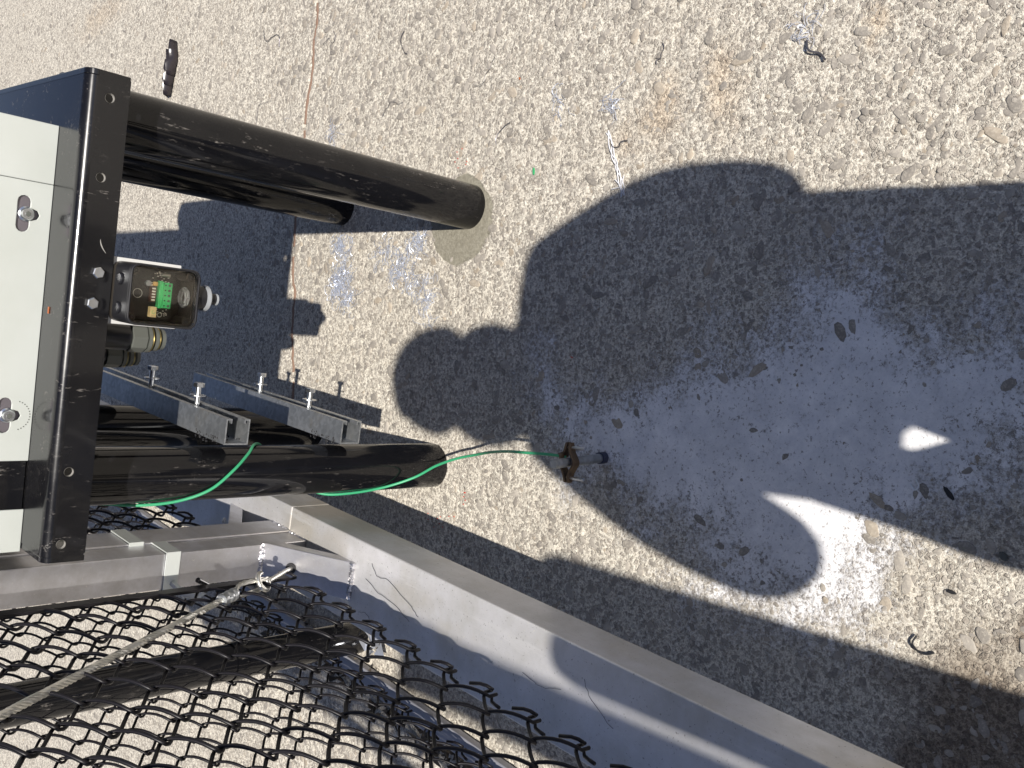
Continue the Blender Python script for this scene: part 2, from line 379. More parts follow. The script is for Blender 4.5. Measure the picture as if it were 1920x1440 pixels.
ground = link('ground', gme); tag(ground, kind='structure')

# exposed pebbles -------------------------------------------------
def stone_mat():
    m = mat('exposed_pebbles', (.3, .27, .23), .8)
    a = N(m, 'ShaderNodeAttribute'); a.attribute_name = 'tone'; sp = N(m, 'ShaderNodeSeparateColor'); L(m, a.outputs['Color'], sp.inputs[0])
    c = mixc(m, sp.outputs[0], (.19, .172, .15), (.39, .355, .305)); c = mixc(m, math_(m, 'MULTIPLY', sp.outputs[1], .6), c, (.42, .34, .24))
    n = noise(m, 260, 4, .7); c = mixc(m, ramp(m, n, [(.50, 0), (.68, .5)]), c, (.55, .50, .41))
    n2 = noise(m, 60, 3); c = mixc(m, ramp(m, n2, [(.3, .4), (.6, 0)]), c, (.17, .15, .13))
    L(m, c, P(m).inputs['Base Color']); bump(m, n, .6, .0012); return m
M['stone'] = stone_mat()
def stones_np(cx, cy, cz, ln, wd, ang, seed, k=7):
    r = np.random.default_rng(seed); n = len(cx)
    th = (np.arange(k)[None] + r.uniform(-.28, .28, (n, k))) * 2 * np.pi / k
    rad = r.uniform(.78, 1.12, (n, k)); ex = np.cos(th) * rad * ln[:, None]; ey = np.sin(th) * rad * wd[:, None]
    ca, sa = np.cos(ang)[:, None], np.sin(ang)[:, None]; px = ex * ca - ey * sa; py = ex * sa + ey * ca
    top = r.uniform(.0001, .0008, n) * np.clip(wd / .005, .5, 1.8); tilt = r.uniform(-.10, .10, (n, 2)) * .6
    def ring(s, z): 
        X = cx[:, None] + px * s; Y = cy[:, None] + py * s
        return np.stack([X, Y, z[:, None] + (px * tilt[:, :1] + py * tilt[:, 1:]) * s + r.uniform(-.0002, .0002, (n, k))], -1)
    a = ring(1.0, cz - .003); b = ring(.97, cz + top * .4); c = ring(.80, cz + top); 
    ctr = np.stack([cx, cy, cz + top * 1.08], -1)[:, None]
    V = np.concatenate([a, b, c, ctr], 1).reshape(-1, 3).astype(np.float32); m_ = 3 * k + 1; base = (np.arange(n) * m_)[:, None]
    i = np.arange(k); j = (i + 1) % k
    q = np.concatenate([np.stack([i, j, j + k, i + k], -1), np.stack([i + k, j + k, j + 2 * k, i + 2 * k], -1)]).ravel()
    t = np.stack([i + 2 * k, j + 2 * k, np.full(k, 3 * k)], -1).ravel()
    loops = np.concatenate([base + q[None], base + t[None]], 1).ravel().astype(np.int32)
    st1 = np.concatenate([np.arange(2 * k) * 4, 8 * k + np.arange(k) * 3]); starts = (np.arange(n)[:, None] * (len(q) + len(t)) + st1[None]).ravel().astype(np.int32)
    return V, loops, starts, m_
def sample_stones(n, xr, yr, size, seed):
    r = np.random.default_rng(seed); x = r.uniform(*xr, n); y = r.uniform(*yr, n)
    w = size * np.exp(r.normal(0, .38, n)); l = w * r.uniform(1.05, 2.1, n); ang = r.uniform(0, np.pi, n)
    dens = .45 + .55 * vnoise(x + 9, y + 9, .25, 71)
    dens *= np.clip(.75 + .4 * (x - .1), .5, 1)
    keep = r.random(n) < dens * (1 - .97 * patch_mask(x, y)) * (1 - .97 * collar_mask(x, y))
    for (px, py), pr in (((.362, 1.387), .05), ((-.1825, 1.457), .05), ((-.121, .998), .012)): keep &= np.hypot(x - px, y - py) > pr + .01
    keep &= np.abs(y - joint_y(x)) > .012
    return [v[keep] for v in (x, y, l, w, ang)]
sets = [sample_stones(34000, (-1.1, 1.5), (.22, 2.3), .0032, 81), sample_stones(3600, (-1.1, 1.5), (.22, 2.2), .0085, 82), sample_stones(15000, (-1.6, 3.2), (2.3, 5.6), .0055, 83)]
X, Y, Ln, Wd, An = [np.concatenate(v) for v in zip(*sets)]
Wd = np.minimum(Wd, .0092); Ln = np.minimum(Ln, .0150)
Zs = height(X, Y) - .0002
# in view and large: the three hundred that show largest become parts of their own
px_size = Wd * Ln / (X ** 2 + Y ** 2 + 1.28 ** 2); px_size[(Y < .34) | (Y > 1.6) | (X < -.3) | (X > .62)] = 0
order = np.argsort(-px_size); bigi = order[:280]; rest = order[280:]
V, loops, starts, mv = stones_np(X[rest], Y[rest], Zs[rest], Ln[rest], Wd[rest], An[rest], 5)
sme = np_mesh('aggregate', V, loops, starts)
tone = np.repeat(np.stack([rng.random(len(rest)), (rng.random(len(rest)) > .85).astype(float) * rng.random(len(rest)), rng.random(len(rest)), np.ones(len(rest))], -1), mv, 0)
sme.color_attributes.new('tone', 'FLOAT_COLOR', 'POINT').data.foreach_set('color', tone.astype(np.float32).ravel())
agg = link('aggregate', sme, ground, M['stone']); agg['kind'] = 'stuff'
protos = []
for s in range(14):
    o1 = np.ones(1); V, lo_, st_, mv = stones_np(o1 * 0, o1 * 0, o1 * 0, o1 * .012 * (1.1 + .07 * s), o1 * .0095, o1 * 0, 200 + s, 8)
    me = np_mesh('stone', V, lo_, st_); t1 = np.tile([[(s * .37) % 1, .0 if s % 5 else .8, 0, 1]], (mv, 1))
    me.color_attributes.new('tone', 'FLOAT_COLOR', 'POINT').data.foreach_set('color', t1.astype(np.float32).ravel()); me.materials.append(M['stone']); protos.append(me)
for q, i in enumerate(bigi):
    o = bpy.data.objects.new('stone', protos[q % 14]); COL.objects.link(o); o.parent = ground
    s = (Wd[i] / .0095 + Ln[i] / .0175) / 2; o.location = (X[i], Y[i], Zs[i]); o.scale = (s, s, .6); o.rotation_euler = (0, 0, An[i])
# joint filler
xs = np.linspace(-.55, 1.6, 260); bm = bmesh.new(); prev = None
for x in xs:
    y = float(joint_y(np.array([x]))[0]); w = .0070 + .0035 * random.random(); z = float(height(np.array([x]), np.array([y]))[0]) + .0052 + .001 * random.random()
    cur = [bm.verts.new((x, y - w, z - .0015)), bm.verts.new((x, y, z)), bm.verts.new((x, y + w, z - .0015))]
    if prev and not (.93 < (x * 3.1) % 1): 
        for a in (0, 1): bm.faces.new((prev[a], cur[a], cur[a + 1], prev[a + 1]))
    prev = cur
obj('joint_filler', bm, M['jointf'], ground)

# ------------------------------------------------------------------ equipment stand (its own frame: x to the right, y away, origin under the apron's right end)
ST = empty('equipment_stand', (.3911, 1.2603, 0), R(-5.6), 'black steel stand on four round posts with a folded shelf above the concrete', 'stand')
def loc_of(o, w):  # world point to the frame of a thing
    return o_mat[o].inverted() @ Vector(w)
o_mat = {ST: Matrix.Translation((.3911, 1.2603, 0)) @ Matrix.Rotation(R(-5.6), 4, 'Z')}
def post(wx, wy):
    p = loc_of(ST, (wx, wy, 0)); bm = bmesh.new(); lathe(bm, [(.0463, -.01), (.0463, .812)], p, (0, 0, 1), 56); return obj('post', bm, M['post'], ST, True)
post(.362, 1.387); post(-.1825, 1.457); post(.4065, 1.840); post(-.138, 1.912)
ZB, ZT, WS, DS = .7627, .8206, .682, .605
bm = bmesh.new()      # folded sheet: shelf top and two side flanges, joined with a rounded front bend
BR = .015
oc = [(BR - BR * math.cos(R(k * 9)), ZT - BR + BR * math.sin(R(k * 9))) for k in range(0, 11)] + [(DS - .0055, ZT), (DS - .0055, ZT - .004)]
ic = [(BR - (BR - .0045) * math.cos(R(k * 9)), ZT - BR + (BR - .0045) * math.sin(R(k * 9))) for k in range(10, -1, -1)]
ring_ = oc + ic; topv = [[bm.verts.new((x, y, z)) for y, z in ring_] for x in (-WS + .0095, -.0095)]
nr = len(ring_)
for i in range(nr): bm.faces.new((topv[0][i], topv[1][i], topv[1][(i + 1) % nr], topv[0][(i + 1) % nr]))
obj('shelf_top', bm, M['shelf'], ST, True)
def side_flange(x0, x1):
    pr_ = [(.0008, ZB)] + [(BR + .0008 - BR * math.cos(R(k * 9)), ZT - BR - .0006 + BR * math.sin(R(k * 9))) for k in range(0, 11)] + [(DS, ZT - .0006), (DS, ZB)]
    bm = bmesh.new(); A = [bm.verts.new((x0, y, z)) for y, z in pr_]; B = [bm.verts.new((x1, y, z)) for y, z in pr_]; n = len(pr_)
    for i in range(n): bm.faces.new((A[i], A[(i + 1) % n], B[(i + 1) % n], B[i]))
    bm.faces.new(A); bm.faces.new(B[::-1]); return obj('side_flange', bm, M['shelf'], ST, bevel=.0012, seg=2)
side_flange(-.0090, -.0005); side_flange(-WS + .0005, -WS + .0090)
bm = bx(-WS + .008, -.008, DS - .005, DS, ZB, ZT - .004); obj('rear_flange', bm, M['shelf'], ST, bevel=.002)
holes = [(-.0353, .789), (-.1430, .7909), (-.5517, .7957), (-.6547, .7971)]
T = Matrix(((1, 0, 0, 0), (0, 0, -1, .0045), (0, 1, 0, 0), (0, 0, 0, 1)))
c_ = .010
outl = [(-WS + .003 + c_, ZB), (-.003 - .003, ZB), (-.003, ZB + .004), (-.003, ZT - BR), (-WS + .003, ZT - BR), (-WS + .003, ZB + c_)]
obj('apron', plate(outl, [circ(x, z, .0068, 20) for x, z in holes], .0045, T), M['shelf'], ST)
M['rim'] = mat('bare_metal_rim', (.62, .60, .56), .4, .5)
for x, z in holes:
    bm = bmesh.new(); lathe(bm, [(.00675, .0002), (.00675, .0052), (.0062, .0052), (.0062, .0002)], (x, .0, z), (0, 1, 0), 20, cap=False); obj('hole_rim', bm, M['rim'], ST, True)
bm = bmesh.new(); box(bm, -.60, -.08, .13, .165, ZB - .03, ZB - .002); obj('cross_member', bm, M['shelf'], ST, bevel=.002)
def hexbolt(name, parent, p, d, r, h, washer=None, shank=None, mt=None, lab=None):
    bm = bmesh.new(); d = Vector(d).normalized(); p = Vector(p)
    if washer: lathe(bm, [(washer, 0), (washer, .0016)], p, d, 22)
    a = p + d * (.0016 if washer else 0)
    lathe(bm, [(r, 0), (r, h * .82), (r * .86, h)], a, d, 6, phase=random.random())
    if shank: lathe(bm, [(shank[0], -shank[1]), (shank[0], 0)], p, d, 12)
    return obj(name, bm, mt or M['zinc'], parent)
for x, z in ((-.2721, .783), (-.3147, .7869)): hexbolt('bolt', ST, (x, -.0003, z), (0, -1, 0), .0082, .0055, None)
bm = bmesh.new()      # white curved scrape on the apron
tube(bm, [(-.226 - .0018 * k, -.0003, .7835 - .009 * (k / 10) ** 2) for k in range(11)], [.0002 + .0007 * math.sin(k / 10 * 3.1) for k in range(11)], 4)
obj('scrape', bm, mat('pale_scrape', (.28, .27, .25), .6), ST)

# ------------------------------------------------------------------ operator cabinet on the shelf
CB = empty('equipment_cabinet', (.3911, 1.2603, ZT), R(-5.6), 'white panelled cabinet with slotted bolt holes standing on the black shelf', 'cabinet')
o_mat[CB] = Matrix.Translation((.3911, 1.2603, ZT)) @ Matrix.Rotation(R(-5.6), 4, 'Z')
F0 = .086; HT = .85
obj('cabinet_body', bx(-.680, -.078, F0 + .012, .59, .004, HT - .01), mat('cabinet_sheet', (.05, .05, .055), .35, .5), CB, bevel=.003)
def keyslot(x, z):    # slot with a side lobe, in panel coordinates
    pts = []
    for a in range(0, 181, 30): pts.append((x + .017 + .0085 * math.sin(R(a)), z + .0085 * math.cos(R(a))) )
    q = [(x + .017, z + .0085)]
    right_ = [(x + .017 + .0082 * math.sin(R(a)), z + .0082 * math.cos(R(a))) for a in range(0, 181, 30)]
    left_ = [(x - .017 - .0082 * math.sin(R(a)), z - .0082 * math.cos(R(a))) for a in range(0, 181, 30)]
    lobe = [(x - .009 + 0 * a, z) for a in ()]
    low = [(x + .009, z - .0082), (x + .006, z - .018), (x, z - .021), (x - .006, z - .018), (x - .009, z - .0082)]
    return right_ + low + left_
TP = Matrix(((1, 0, 0, 0), (0, 0, -1, F0 + .0025), (0, 1, 0, 0), (0, 0, 0, 1)))
def panel(x0, x1, z0, z1, hl, z1b=None):
    return obj('panel', plate([(x0, z0), (x1, z0), (x1, z1), (x0, z1 if z1b is None else z1b)], hl, .0025, TP), M['white'], CB, bevel=.0008, seg=1)
panel(-.1578, -.0755, .0, HT, [])
s1, s2 = (-.204, .036), (-.487, .037)
panel(-.5525, -.1585, .0, HT, [keyslot(*s1), keyslot(*s2)])
panel(-.686, -.6235, .0, HT, [])
obj('gap_plate', bx(-.6235, -.5525, F0 + .004, F0 + .008, .002, HT), M['shelf'], CB)
for x, z in (s1, s2):
    bm = bx(x - .028, x + .028, F0 + .0045, F0 + .0065, z - .026, z + .014); obj('slot_backing', bm, mat('slot_backing_metal', (.22, .20, .22), .4, .7), CB)
    bm = bmesh.new(); lathe(bm, [(.0105, 0), (.0105, .002), (.0085, .0035), (.0085, .008), (.0072, .010)], (x, F0 + .003, z - .004), (0, -1, 0), 18)
    b = obj('bolt', bm, M['zinc'], CB, True)
    bm = bmesh.new(); lathe(bm, [(.0038, 0), (.0038, .0015)], (x, F0 - .0068, z - .004), (0, -1, 0), 6); obj('bolt_recess', bm, M['greypl2'], b)
bm = bmesh.new()
for k in range(14):
    a = R(200 + k * 11); box(bm, s2[0] + .021 * math.cos(a) - .0007, s2[0] + .021 * math.cos(a) + .0007, F0 - .0006, F0, s2[1] - .012 + .021 * math.sin(a) - .0007, s2[1] - .012 + .021 * math.sin(a) + .0007)
o = obj('punched_dots', bm, M['greypl2'], CB); o['kind'] = 'stuff'
o = obj('tape_scrap', bx(-.3375, -.328, F0 - .028, F0 - .0245, .0006, .0016), M['orange'], CB)

# ------------------------------------------------------------------ junction box hanging under the apron
JB = empty('junction_box', (.0932, 1.2333, .6610), R(-5.6), 'small black junction box with clear cover and circuit board hung below the apron', 'box')
o_mat[JB] = Matrix.Translation((.0932, 1.2333, .6610)) @ Matrix.Rotation(R(-5.6), 4, 'Z')
W2, H2, D2 = .0425, .1000, .052
def rrect(x0, x1, z0, z1, r, n=6):
    out = []
    for cx, cz, a0 in ((x1 - r, z1 - r, 0), (x0 + r, z1 - r, 90), (x0 + r, z0 + r, 180), (x1 - r, z0 + r, 270)):
        out += [(cx + r * math.cos(R(a0 + 90 * k / n)), cz + r * math.sin(R(a0 + 90 * k / n))) for k in range(n + 1)]
    return out
TB = lambda y: Matrix(((1, 0, 0, 0), (0, 0, 1, y), (0, 1, 0, 0), (0, 0, 0, 1)))
wall_o, wall_i = rrect(-W2, W2, 0, H2, .012), rrect(-W2 + .004, W2 - .004, .004, H2 - .004, .009)
obj('housing', plate(wall_o, [wall_i], D2 - .004, TB(.004)), M['plastic'], JB, bevel=.0012)
obj('back_wall', plate(wall_o, [], .0112, TB(D2)), M['interior'], JB)
obj('rim', plate(wall_o, [rrect(-W2 + .003, W2 - .003, .003, H2 - .003, .010)], .0055, TB(-.0015)), M['plastic'], JB, bevel=.0012)
obj('liner', plate(rrect(-W2 + .0042, W2 - .0042, .0042, H2 - .0042, .0088), [rrect(-W2 + .0060, W2 - .0060, .0060, H2 - .0060, .007)], D2 - .012, TB(.008)), M['interior'], JB)
obj('clear_cover', plate(rrect(-W2 + .0032, W2 - .0032, .0032, H2 - .0032, .0098), [], .0015, TB(.0005)), M['clear'], JB)
obj('edge_highlight', bx(-W2 + .012, W2 - .012, -.0008, .0008, -.0006, .0004), M['clear'], JB)
# lug ears joining the box to the apron
for x in (-.022, .018):
    bm = bmesh.new(); lathe(bm, [(.0085, 0), (.0085, .0030), (.007, .0045)], (x, .030, H2 - .001), (0, 0, 1), 16); obj('lug', bm, M['plastic'], JB, True)
obj('back_plate', bx(-.0470, .0475, D2 + .0115, D2 + .0145, -.0005, .127), M['whitepl'], JB, bevel=.001)
yb = .022; pcb = obj('circuit_board', bx(-.030, .036, yb, yb + .0016, .030, .093), M['pcb'], JB)
tb = obj('terminal_block', bx(-.016, .020, yb - .013, yb, .036, .0475), M['term'], pcb, bevel=.0006)
obj('terminal_block', bx(-.017, .0215, yb - .009, yb, .0475, .0525), M['term'], pcb, bevel=.0006)
for k in range(5):
    x = -.0125 + k * .0072; bm = bmesh.new(); lathe(bm, [(.0019, 0), (.0019, .0006)], (x, yb - .0130, .0400), (0, -1, 0), 12); obj('terminal_screw', bm, M['greypl2'], tb)
    obj('wire_slot', bx(x - .0009, x + .0009, yb - .0135, yb - .0130, .0448, .0466), M['dark'], tb)
obj('relay', bx(-.0305, -.0155, yb - .009, yb, .0535, .0625), M['cream'], pcb, bevel=.0006)
bm = bmesh.new(); tube(bm, [(-.023 + .0022 * math.cos(R(a)), yb - .0093, .058 + .0022 * math.sin(R(a))) for a in range(0, 300, 25)], .0003, 4); obj('relay_mark', bm, M['term'], pcb)
ds = obj('dip_switch', bx(-.009, .0125, yb - .005, yb, .055, .063), M['brownpl'], pcb)
for k in range(5): obj('switch_key', bx(-.0072 + k * .0040, -.0052 + k * .0040, yb - .0062, yb - .005, .0565, .0612), M['silk'], ds)
obj('capacitor', bx(.0135, .0195, yb - .006, yb, .0535, .0595), mat('amber_capacitor', (.55, .36, .12), .4), pcb, bevel=.001)
bm = bmesh.new(); lathe(bm, [(.004, 0), (.004, .004)], (.0165, yb, .0665), (0, -1, 0), 14); obj('capacitor', bm, M['greypl'], pcb)
bm = bmesh.new(); lathe(bm, [(.0027, 0), (.0027, .012)], (.0305, yb - .0035, .037), (0, 0, 1), 14); obj('crystal', bm, M['tin'], pcb, True)
bm = bmesh.new()
for q in range(40):
    x, z = random.uniform(.008, .034), random.uniform(.036, .062); box(bm, x - .0006, x + .0006, yb - .0012, yb, z - .0010, z + .0010)
for q in range(14):
    x, z = random.uniform(-.028, -.018), random.uniform(.034, .050); box(bm, x - .0005, x + .0005, yb - .0006, yb, z - .0009, z + .0009)
o = obj('small_components', bm, M['tin'], pcb); o['kind'] = 'stuff'
for (x, z, r) in ((.001, .0790, .0062), (-.0265, .045, .0030)):
    bm = bmesh.new(); tube(bm, [(x + r * math.cos(R(a)), yb - .0004, z + r * math.sin(R(a))) for a in range(0, 361, 15)], .00045, 4); obj('ring_print', bm, M['silk'], pcb)
for x in (-.032, .032):
    for z in (.011, .090):
        bm = bmesh.new(); lathe(bm, [(.0062, 0), (.0062, .030), (.0035, .0302), (.0035, .026)], (x, .040, z), (0, -1, 0), 18); s = obj('screw_pillar', bm, M['interior'], JB, True)
        bm = bmesh.new(); lathe(bm, [(.0030, 0), (.0030, .001)], (x, .0098, z), (0, -1, 0), 6); obj('screw', bm, M['dark'], s)
bm = bmesh.new(); lathe(bm, [(.0125, 0), (.0125, .004), (.0150, .004), (.0150, .0075), (.0110, .0075), (.0110, .010)], (.002, .026, .004), (0, 0, 1), 8, cap=False)
obj('gland_nut', bm, M['greypl'], JB)
bm = bmesh.new(); lathe(bm, [(.0175, 0), (.0175, -.018)], (.004, .026, 0), (0, 0, 1), 24); g = obj('cable_gland', bm, M['plastic'], JB, True)
bm = bmesh.new(); lathe(bm, [(.0190, -.018), (.0190, -.024), (.017, -.026)], (.004, .026, 0), (0, 0, 1), 28); obj('gland_cap', bm, M['greypl'], g, True)
bm = bmesh.new(); lathe(bm, [(.008, -.026), (.008, -.038)], (.004, .026, 0), (0, 0, 1), 20); obj('gland_tip', bm, M['plastic'], g, True)
bm = bmesh.new(); lathe(bm, [(.0088, -.038), (.0088, -.041)], (.004, .026, 0), (0, 0, 1), 20); obj('gland_tip', bm, M['greypl'], g, True)

def conduit(wx, wy, s, ztop, label):
    t = empty('conduit_connector', (wx, wy, ztop), 0, label, 'pipe fitting', 'conduit connectors hanging behind the apron')
    bm = bmesh.new(); lathe(bm, [(.0205 * s, .06), (.0205 * s, 0), (.018 * s, -.004)], (0, 0, 0), (0, 0, 1), 26); obj('tube', bm, M['plastic'], t, True)
    bm = bmesh.new(); lathe(bm, [(.0225 * s, -.004), (.0225 * s, -.026), (.020 * s, -.029)], (0, 0, 0), (0, 0, 1), 8); obj('nut', bm, M['greypl2'], t, bevel=.001)
    for k in range(5):
        r = (.0215 - .0014 * k) * s; z = -.029 - .0058 * k; th = .0016 if k % 2 else .0050; bm = bmesh.new(); lathe(bm, [(r, z), (r * (1.04 if k % 2 else 1), z - th), (r * .92, z - th - .0006)], (0, 0, 0), (0, 0, 1), 26)
        obj('ring', bm, M['brass'] if k % 2 else M['greypl2'], t, True)
    return t
conduit(.0375, 1.375, 1.0, .703, 'grey hex nut conduit connector with yellow rings below the apron, larger one')
conduit(.0085, 1.44, .85, .712, 'smaller conduit connector mostly hidden by the apron behind the larger one')

# ------------------------------------------------------------------ strut channels
def strut(wx, wy, z, label):
    t = empty('strut_channel', (wx, wy, z), R(-6.9), label, 'metal channel', 'galvanised strut channels welded to the left front post')
    w, h, g, Ln_ = .0435, .0435, .0024, .60
    # C section, open side facing +x (right), cut square at the near end
    sec = [(0, 0), (-w, 0), (-w, h), (0, h), (0, h - .0105), (-.0075, h - .0105), (-.0075, h - .0085), (-g, h - .0085), (-g, h - g), (-w + g, h - g), (-w + g, g), (-g, g), (-g, .0085), (-.0075, .0085), (-.0075, .0105), (0, .0105)]
    bm = bmesh.new(); A = [bm.verts.new((x, 0, zz)) for x, zz in sec]; B = [bm.verts.new((x, Ln_, zz)) for x, zz in sec]; n = len(sec)
    for i in range(n): bm.faces.new((A[i], A[(i + 1) % n], B[(i + 1) % n], B[i]))
    def capf(V): 
        for idx in ((1, 2, 9, 10), (0, 1, 10, 11), (2, 3, 8, 9), (3, 4, 7, 8), (4, 5, 6, 7), (15, 0, 11, 12), (14, 15, 12, 13)): bm.faces.new([V[i] for i in idx])
    capf(A); capf(B)
    obj('channel', bm, M['galv'], t)
    for y, d in ((.150, .034), (.340, .036)):
        bm = bmesh.new(); lathe(bm, [(.0050, 0), (.0050, d)], (-.004, y, h / 2), (1, 0, 0), 14); s = obj('bolt', bm, M['zinc'], t, True)
        bm = bmesh.new(); lathe(bm, [(.0098, d - .004), (.0098, d + .0026), (.0088, d + .0036)], (0, y, h / 2), (1, 0, 0), 6, phase=.3); obj('bolt_head', bm, M['zinc'], s)
        bm = bmesh.new(); lathe(bm, [(.0140, d * .42), (.0140, d * .42 + .0015)], (0, y, h / 2), (1, 0, 0), 20); obj('washer', bm, M['zinc'], s)
        obj('spring_nut', bx(-.010, -.0078, y - .017, y + .017, .010, h - .010), M['zinc'], s)
    bm = bmesh.new()      # splash of weld spatter where the channel meets the post
    for k in range(60):
        p = Vector((random.uniform(-.05, -.035), random.uniform(.02, .10), h + .0004 if random.random() < .6 else random.uniform(0, .03)))
        lathe(bm, [(random.uniform(.0008, .0026), 0), (.0006, .0010)], p, (0, 0, 1), 6)
    o = obj('weld_spatter', bm, M['dark'], t); o['kind'] = 'stuff'
    return t
strut(-.0875, 1.403, .2336, 'lower grey steel channel with two upright bolts beside the left front post')
strut(-.0850, 1.3745, .4850, 'upper grey steel channel with two bolts, close under the black apron')

# ------------------------------------------------------------------ ground rod with clamp
RD = empty('ground_rod', (-.1213, .9983, 0), 0, 'short galvanised ground rod sticking out of the pale concrete patch', 'rod')
top = Vector((-.007, -.012, .150)); bm = bmesh.new(); lathe(bm, [(.0080, 0), (.0080, top.length - .002), (.0070, top.length)], (0, 0, 0), top, 24); obj('rod', bm, M['galv'], RD, True)
bm = bmesh.new(); lathe(bm, [(.0105, -.004), (.0105, .016)], (0, 0, 0), top, 24); obj('collar', bm, mat('blue_grey_sleeve', (.05, .055, .09), .5, .3), RD, True)
CL = empty('ground_clamp', (-.1265, .989, .108), 0, 'brown bronze two-bolt clamp gripping the ground rod', 'clamp')
def clamp_half(s):
    pts = []      # wavy strap in the x/y plane, s = -1 near side
    for k in range(25):
        u = -1 + k / 12; x = u * .034; y = s * (.0115 * math.exp(-(u / .42) ** 2) + .0016); pts.append((x, y))
    bm = bmesh.new(); th = .0042; hh = .0085
    rows = []
    for i, (x, y) in enumerate(pts):
        e = hh * (1 - .45 * abs(x / .034) ** 4)
        rows.append([bm.verts.new((x, y + a, b)) for a, b in ((0, -e), (s * th, -e), (s * th, e), (0, e))])
    for A, B in zip(rows, rows[1:]):
        for k in range(4): bm.faces.new((A[k], A[(k + 1) % 4], B[(k + 1) % 4], B[k]))
    bm.faces.new(rows[0]); bm.faces.new(rows[-1][::-1]); return obj('clamp_half', bm, M['bronze'], CL, True, bevel=.001)
clamp_half(-1); clamp_half(1)
for x in (-.0255, .0255):
    bm = bmesh.new(); lathe(bm, [(.0028, -.010), (.0028, .034)], (x, 0, 0), (0, -1, 0), 12); b = obj('clamp_bolt', bm, M['zinc'], CL, True)
    bm = bmesh.new(); lathe(bm, [(.0055, .006), (.0055, .0095)], (x, 0, 0), (0, 1, 0), 6); obj('bolt_head', bm, M['zinc'], b)
bm = bmesh.new(); tube(bm, [(.012, .006, -.006), (.012, .016, 0), (.011, .013, .010), (.010, .004, .012)], .0042, 8); obj('wire_lug', bm, M['bronze'], CL, True)

# ------------------------------------------------------------------ green wire
c0 = (-.1825, 1.457)
def oncyl(deg, z, r=.0500): return (c0[0] + r * math.sin(R(deg)), c0[1] - r * math.cos(R(deg)), z)   # deg 0 = side facing the photographer, + = right
ctrl = [(-.118, .992, .112), (-.117, 1.01, .124), (-.116, 1.05, .154), (-.117, 1.10, .195), (-.122, 1.16, .160), (-.133, 1.22, .098), (-.150, 1.285, .068), (-.172, 1.345, .078), (-.200, 1.392, .108), (-.222, 1.428, .150),
        oncyl(-78, .215), oncyl(-105, .255), oncyl(-150, .315), oncyl(165, .360), oncyl(120, .400), oncyl(75, .435), oncyl(45, .458), oncyl(10, .492), oncyl(-28, .530), oncyl(-58, .575), oncyl(-80, .632), oncyl(-110, .69), (-.235, 1.50, .74), (-.215, 1.52, .80)]
ctrl = [(-.118, .992, .112), (-.1155, 1.012, .128), (-.1155, 1.06, .152), (-.119, 1.11, .137), (-.127, 1.175, .112), (-.138, 1.235, .092), (-.150, 1.290, .085), (-.170, 1.345, .090), (-.198, 1.390, .108), (-.221, 1.428, .158),
        oncyl(-80, .230), oncyl(-105, .275), oncyl(-150, .325), oncyl(165, .362), oncyl(120, .400), oncyl(75, .435), oncyl(45, .458), oncyl(10, .492), oncyl(-28, .530), oncyl(-58, .575), oncyl(-80, .632), oncyl(-110, .69), (-.235, 1.50, .74), (-.215, 1.52, .80)]
bm = bmesh.new(); tube(bm, spline(ctrl, 10), .0026, 8)
tag(obj('ground_wire', bm, M['green'], None, True), 'green insulated wire looped round the black post and running to the clamp', 'wire')

# ------------------------------------------------------------------ gate (own frame: y along the bottom rail, x to the right, origin at the rail's right edge)
GM = Matrix.Translation((-.3264, 1.0431, 0)) @ Matrix.Rotation(-math.atan2(.1258, .992), 4, 'Z')
GT = empty('chain_link_gate', (-.3264, 1.0431, 0), -math.atan2(.1258, .992), 'square tube aluminium gate frame filled with black chain link', 'gate')
o_mat[GT] = GM
RB, RT = .2075, .2950
obj('bottom_rail', bx(-.153, 0, -1.6, .4885, RB, RT), M['alu_top'], GT, bevel=.0022)
obj('bottom_rail', bx(-.153, .001, .4892, 2.1, RB, RT + .0004), M['alu_top'], GT, bevel=.0022)
obj('upright', bx(-.1113, -.0483, .4266, .4835, RT + .0008, 1.95), M['alu'], GT, bevel=.002)
obj('upright', bx(-.1120, -.0450, .4842, .5580, RT + .0008, 1.95), M['alu'], GT, bevel=.002)
obj('upright', bx(-.1113, -.0483, -1.6, -1.54, RT + .0008, 1.95), M['alu'], GT, bevel=.002)
obj('top_rail', bx(-.1113, -.0483, -1.6, 2.1, 1.952, 2.01), M['alu'], GT, bevel=.002)
def gusset(y0, z0, y1, z1, x0, x1, th):
    bm = bmesh.new(); s = 1 if y1 > y0 else -1
    vs = [(y0, z0), (y1, z1), (y1, z1 - th), (y0 + (0), z0 - th)]
    A = [bm.verts.new((x0, y, z)) for y, z in vs]; B = [bm.verts.new((x1, y, z)) for y, z in vs]
    for i in range(4): bm.faces.new((A[i], A[(i + 1) % 4], B[(i + 1) % 4], B[i]))
    bm.faces.new(A[::-1]); bm.faces.new(B); return obj('corner_gusset', bm, M['alu'], GT, bevel=.0015)
gusset(.2745, RT + .004, .4262, .388, -.1135, -.0440, .030)
gusset(.715, RT + .004, .5590, .388, -.1075, -.0520, .030)
def weld(a, b, r=.004, n=26, parent=GT):
    a, b = Vector(a), Vector(b); bm = bmesh.new(); pts = [a.lerp(b, k / n) + Vector((random.uniform(-1, 1), random.uniform(-1, 1), random.uniform(-1, 1))) * r * .25 for k in range(n + 1)]
    tube(bm, pts, [r * (.8 + .45 * (k % 2)) * random.uniform(.85, 1.1) for k in range(n + 1)], 7); return obj('weld_bead', bm, M['alu'], parent, True)
weld((-.1135, .4262, .388), (-.046, .4262, .388), .0042); weld((-.1135, .272, RT + .002), (-.044, .272, RT + .002), .005)
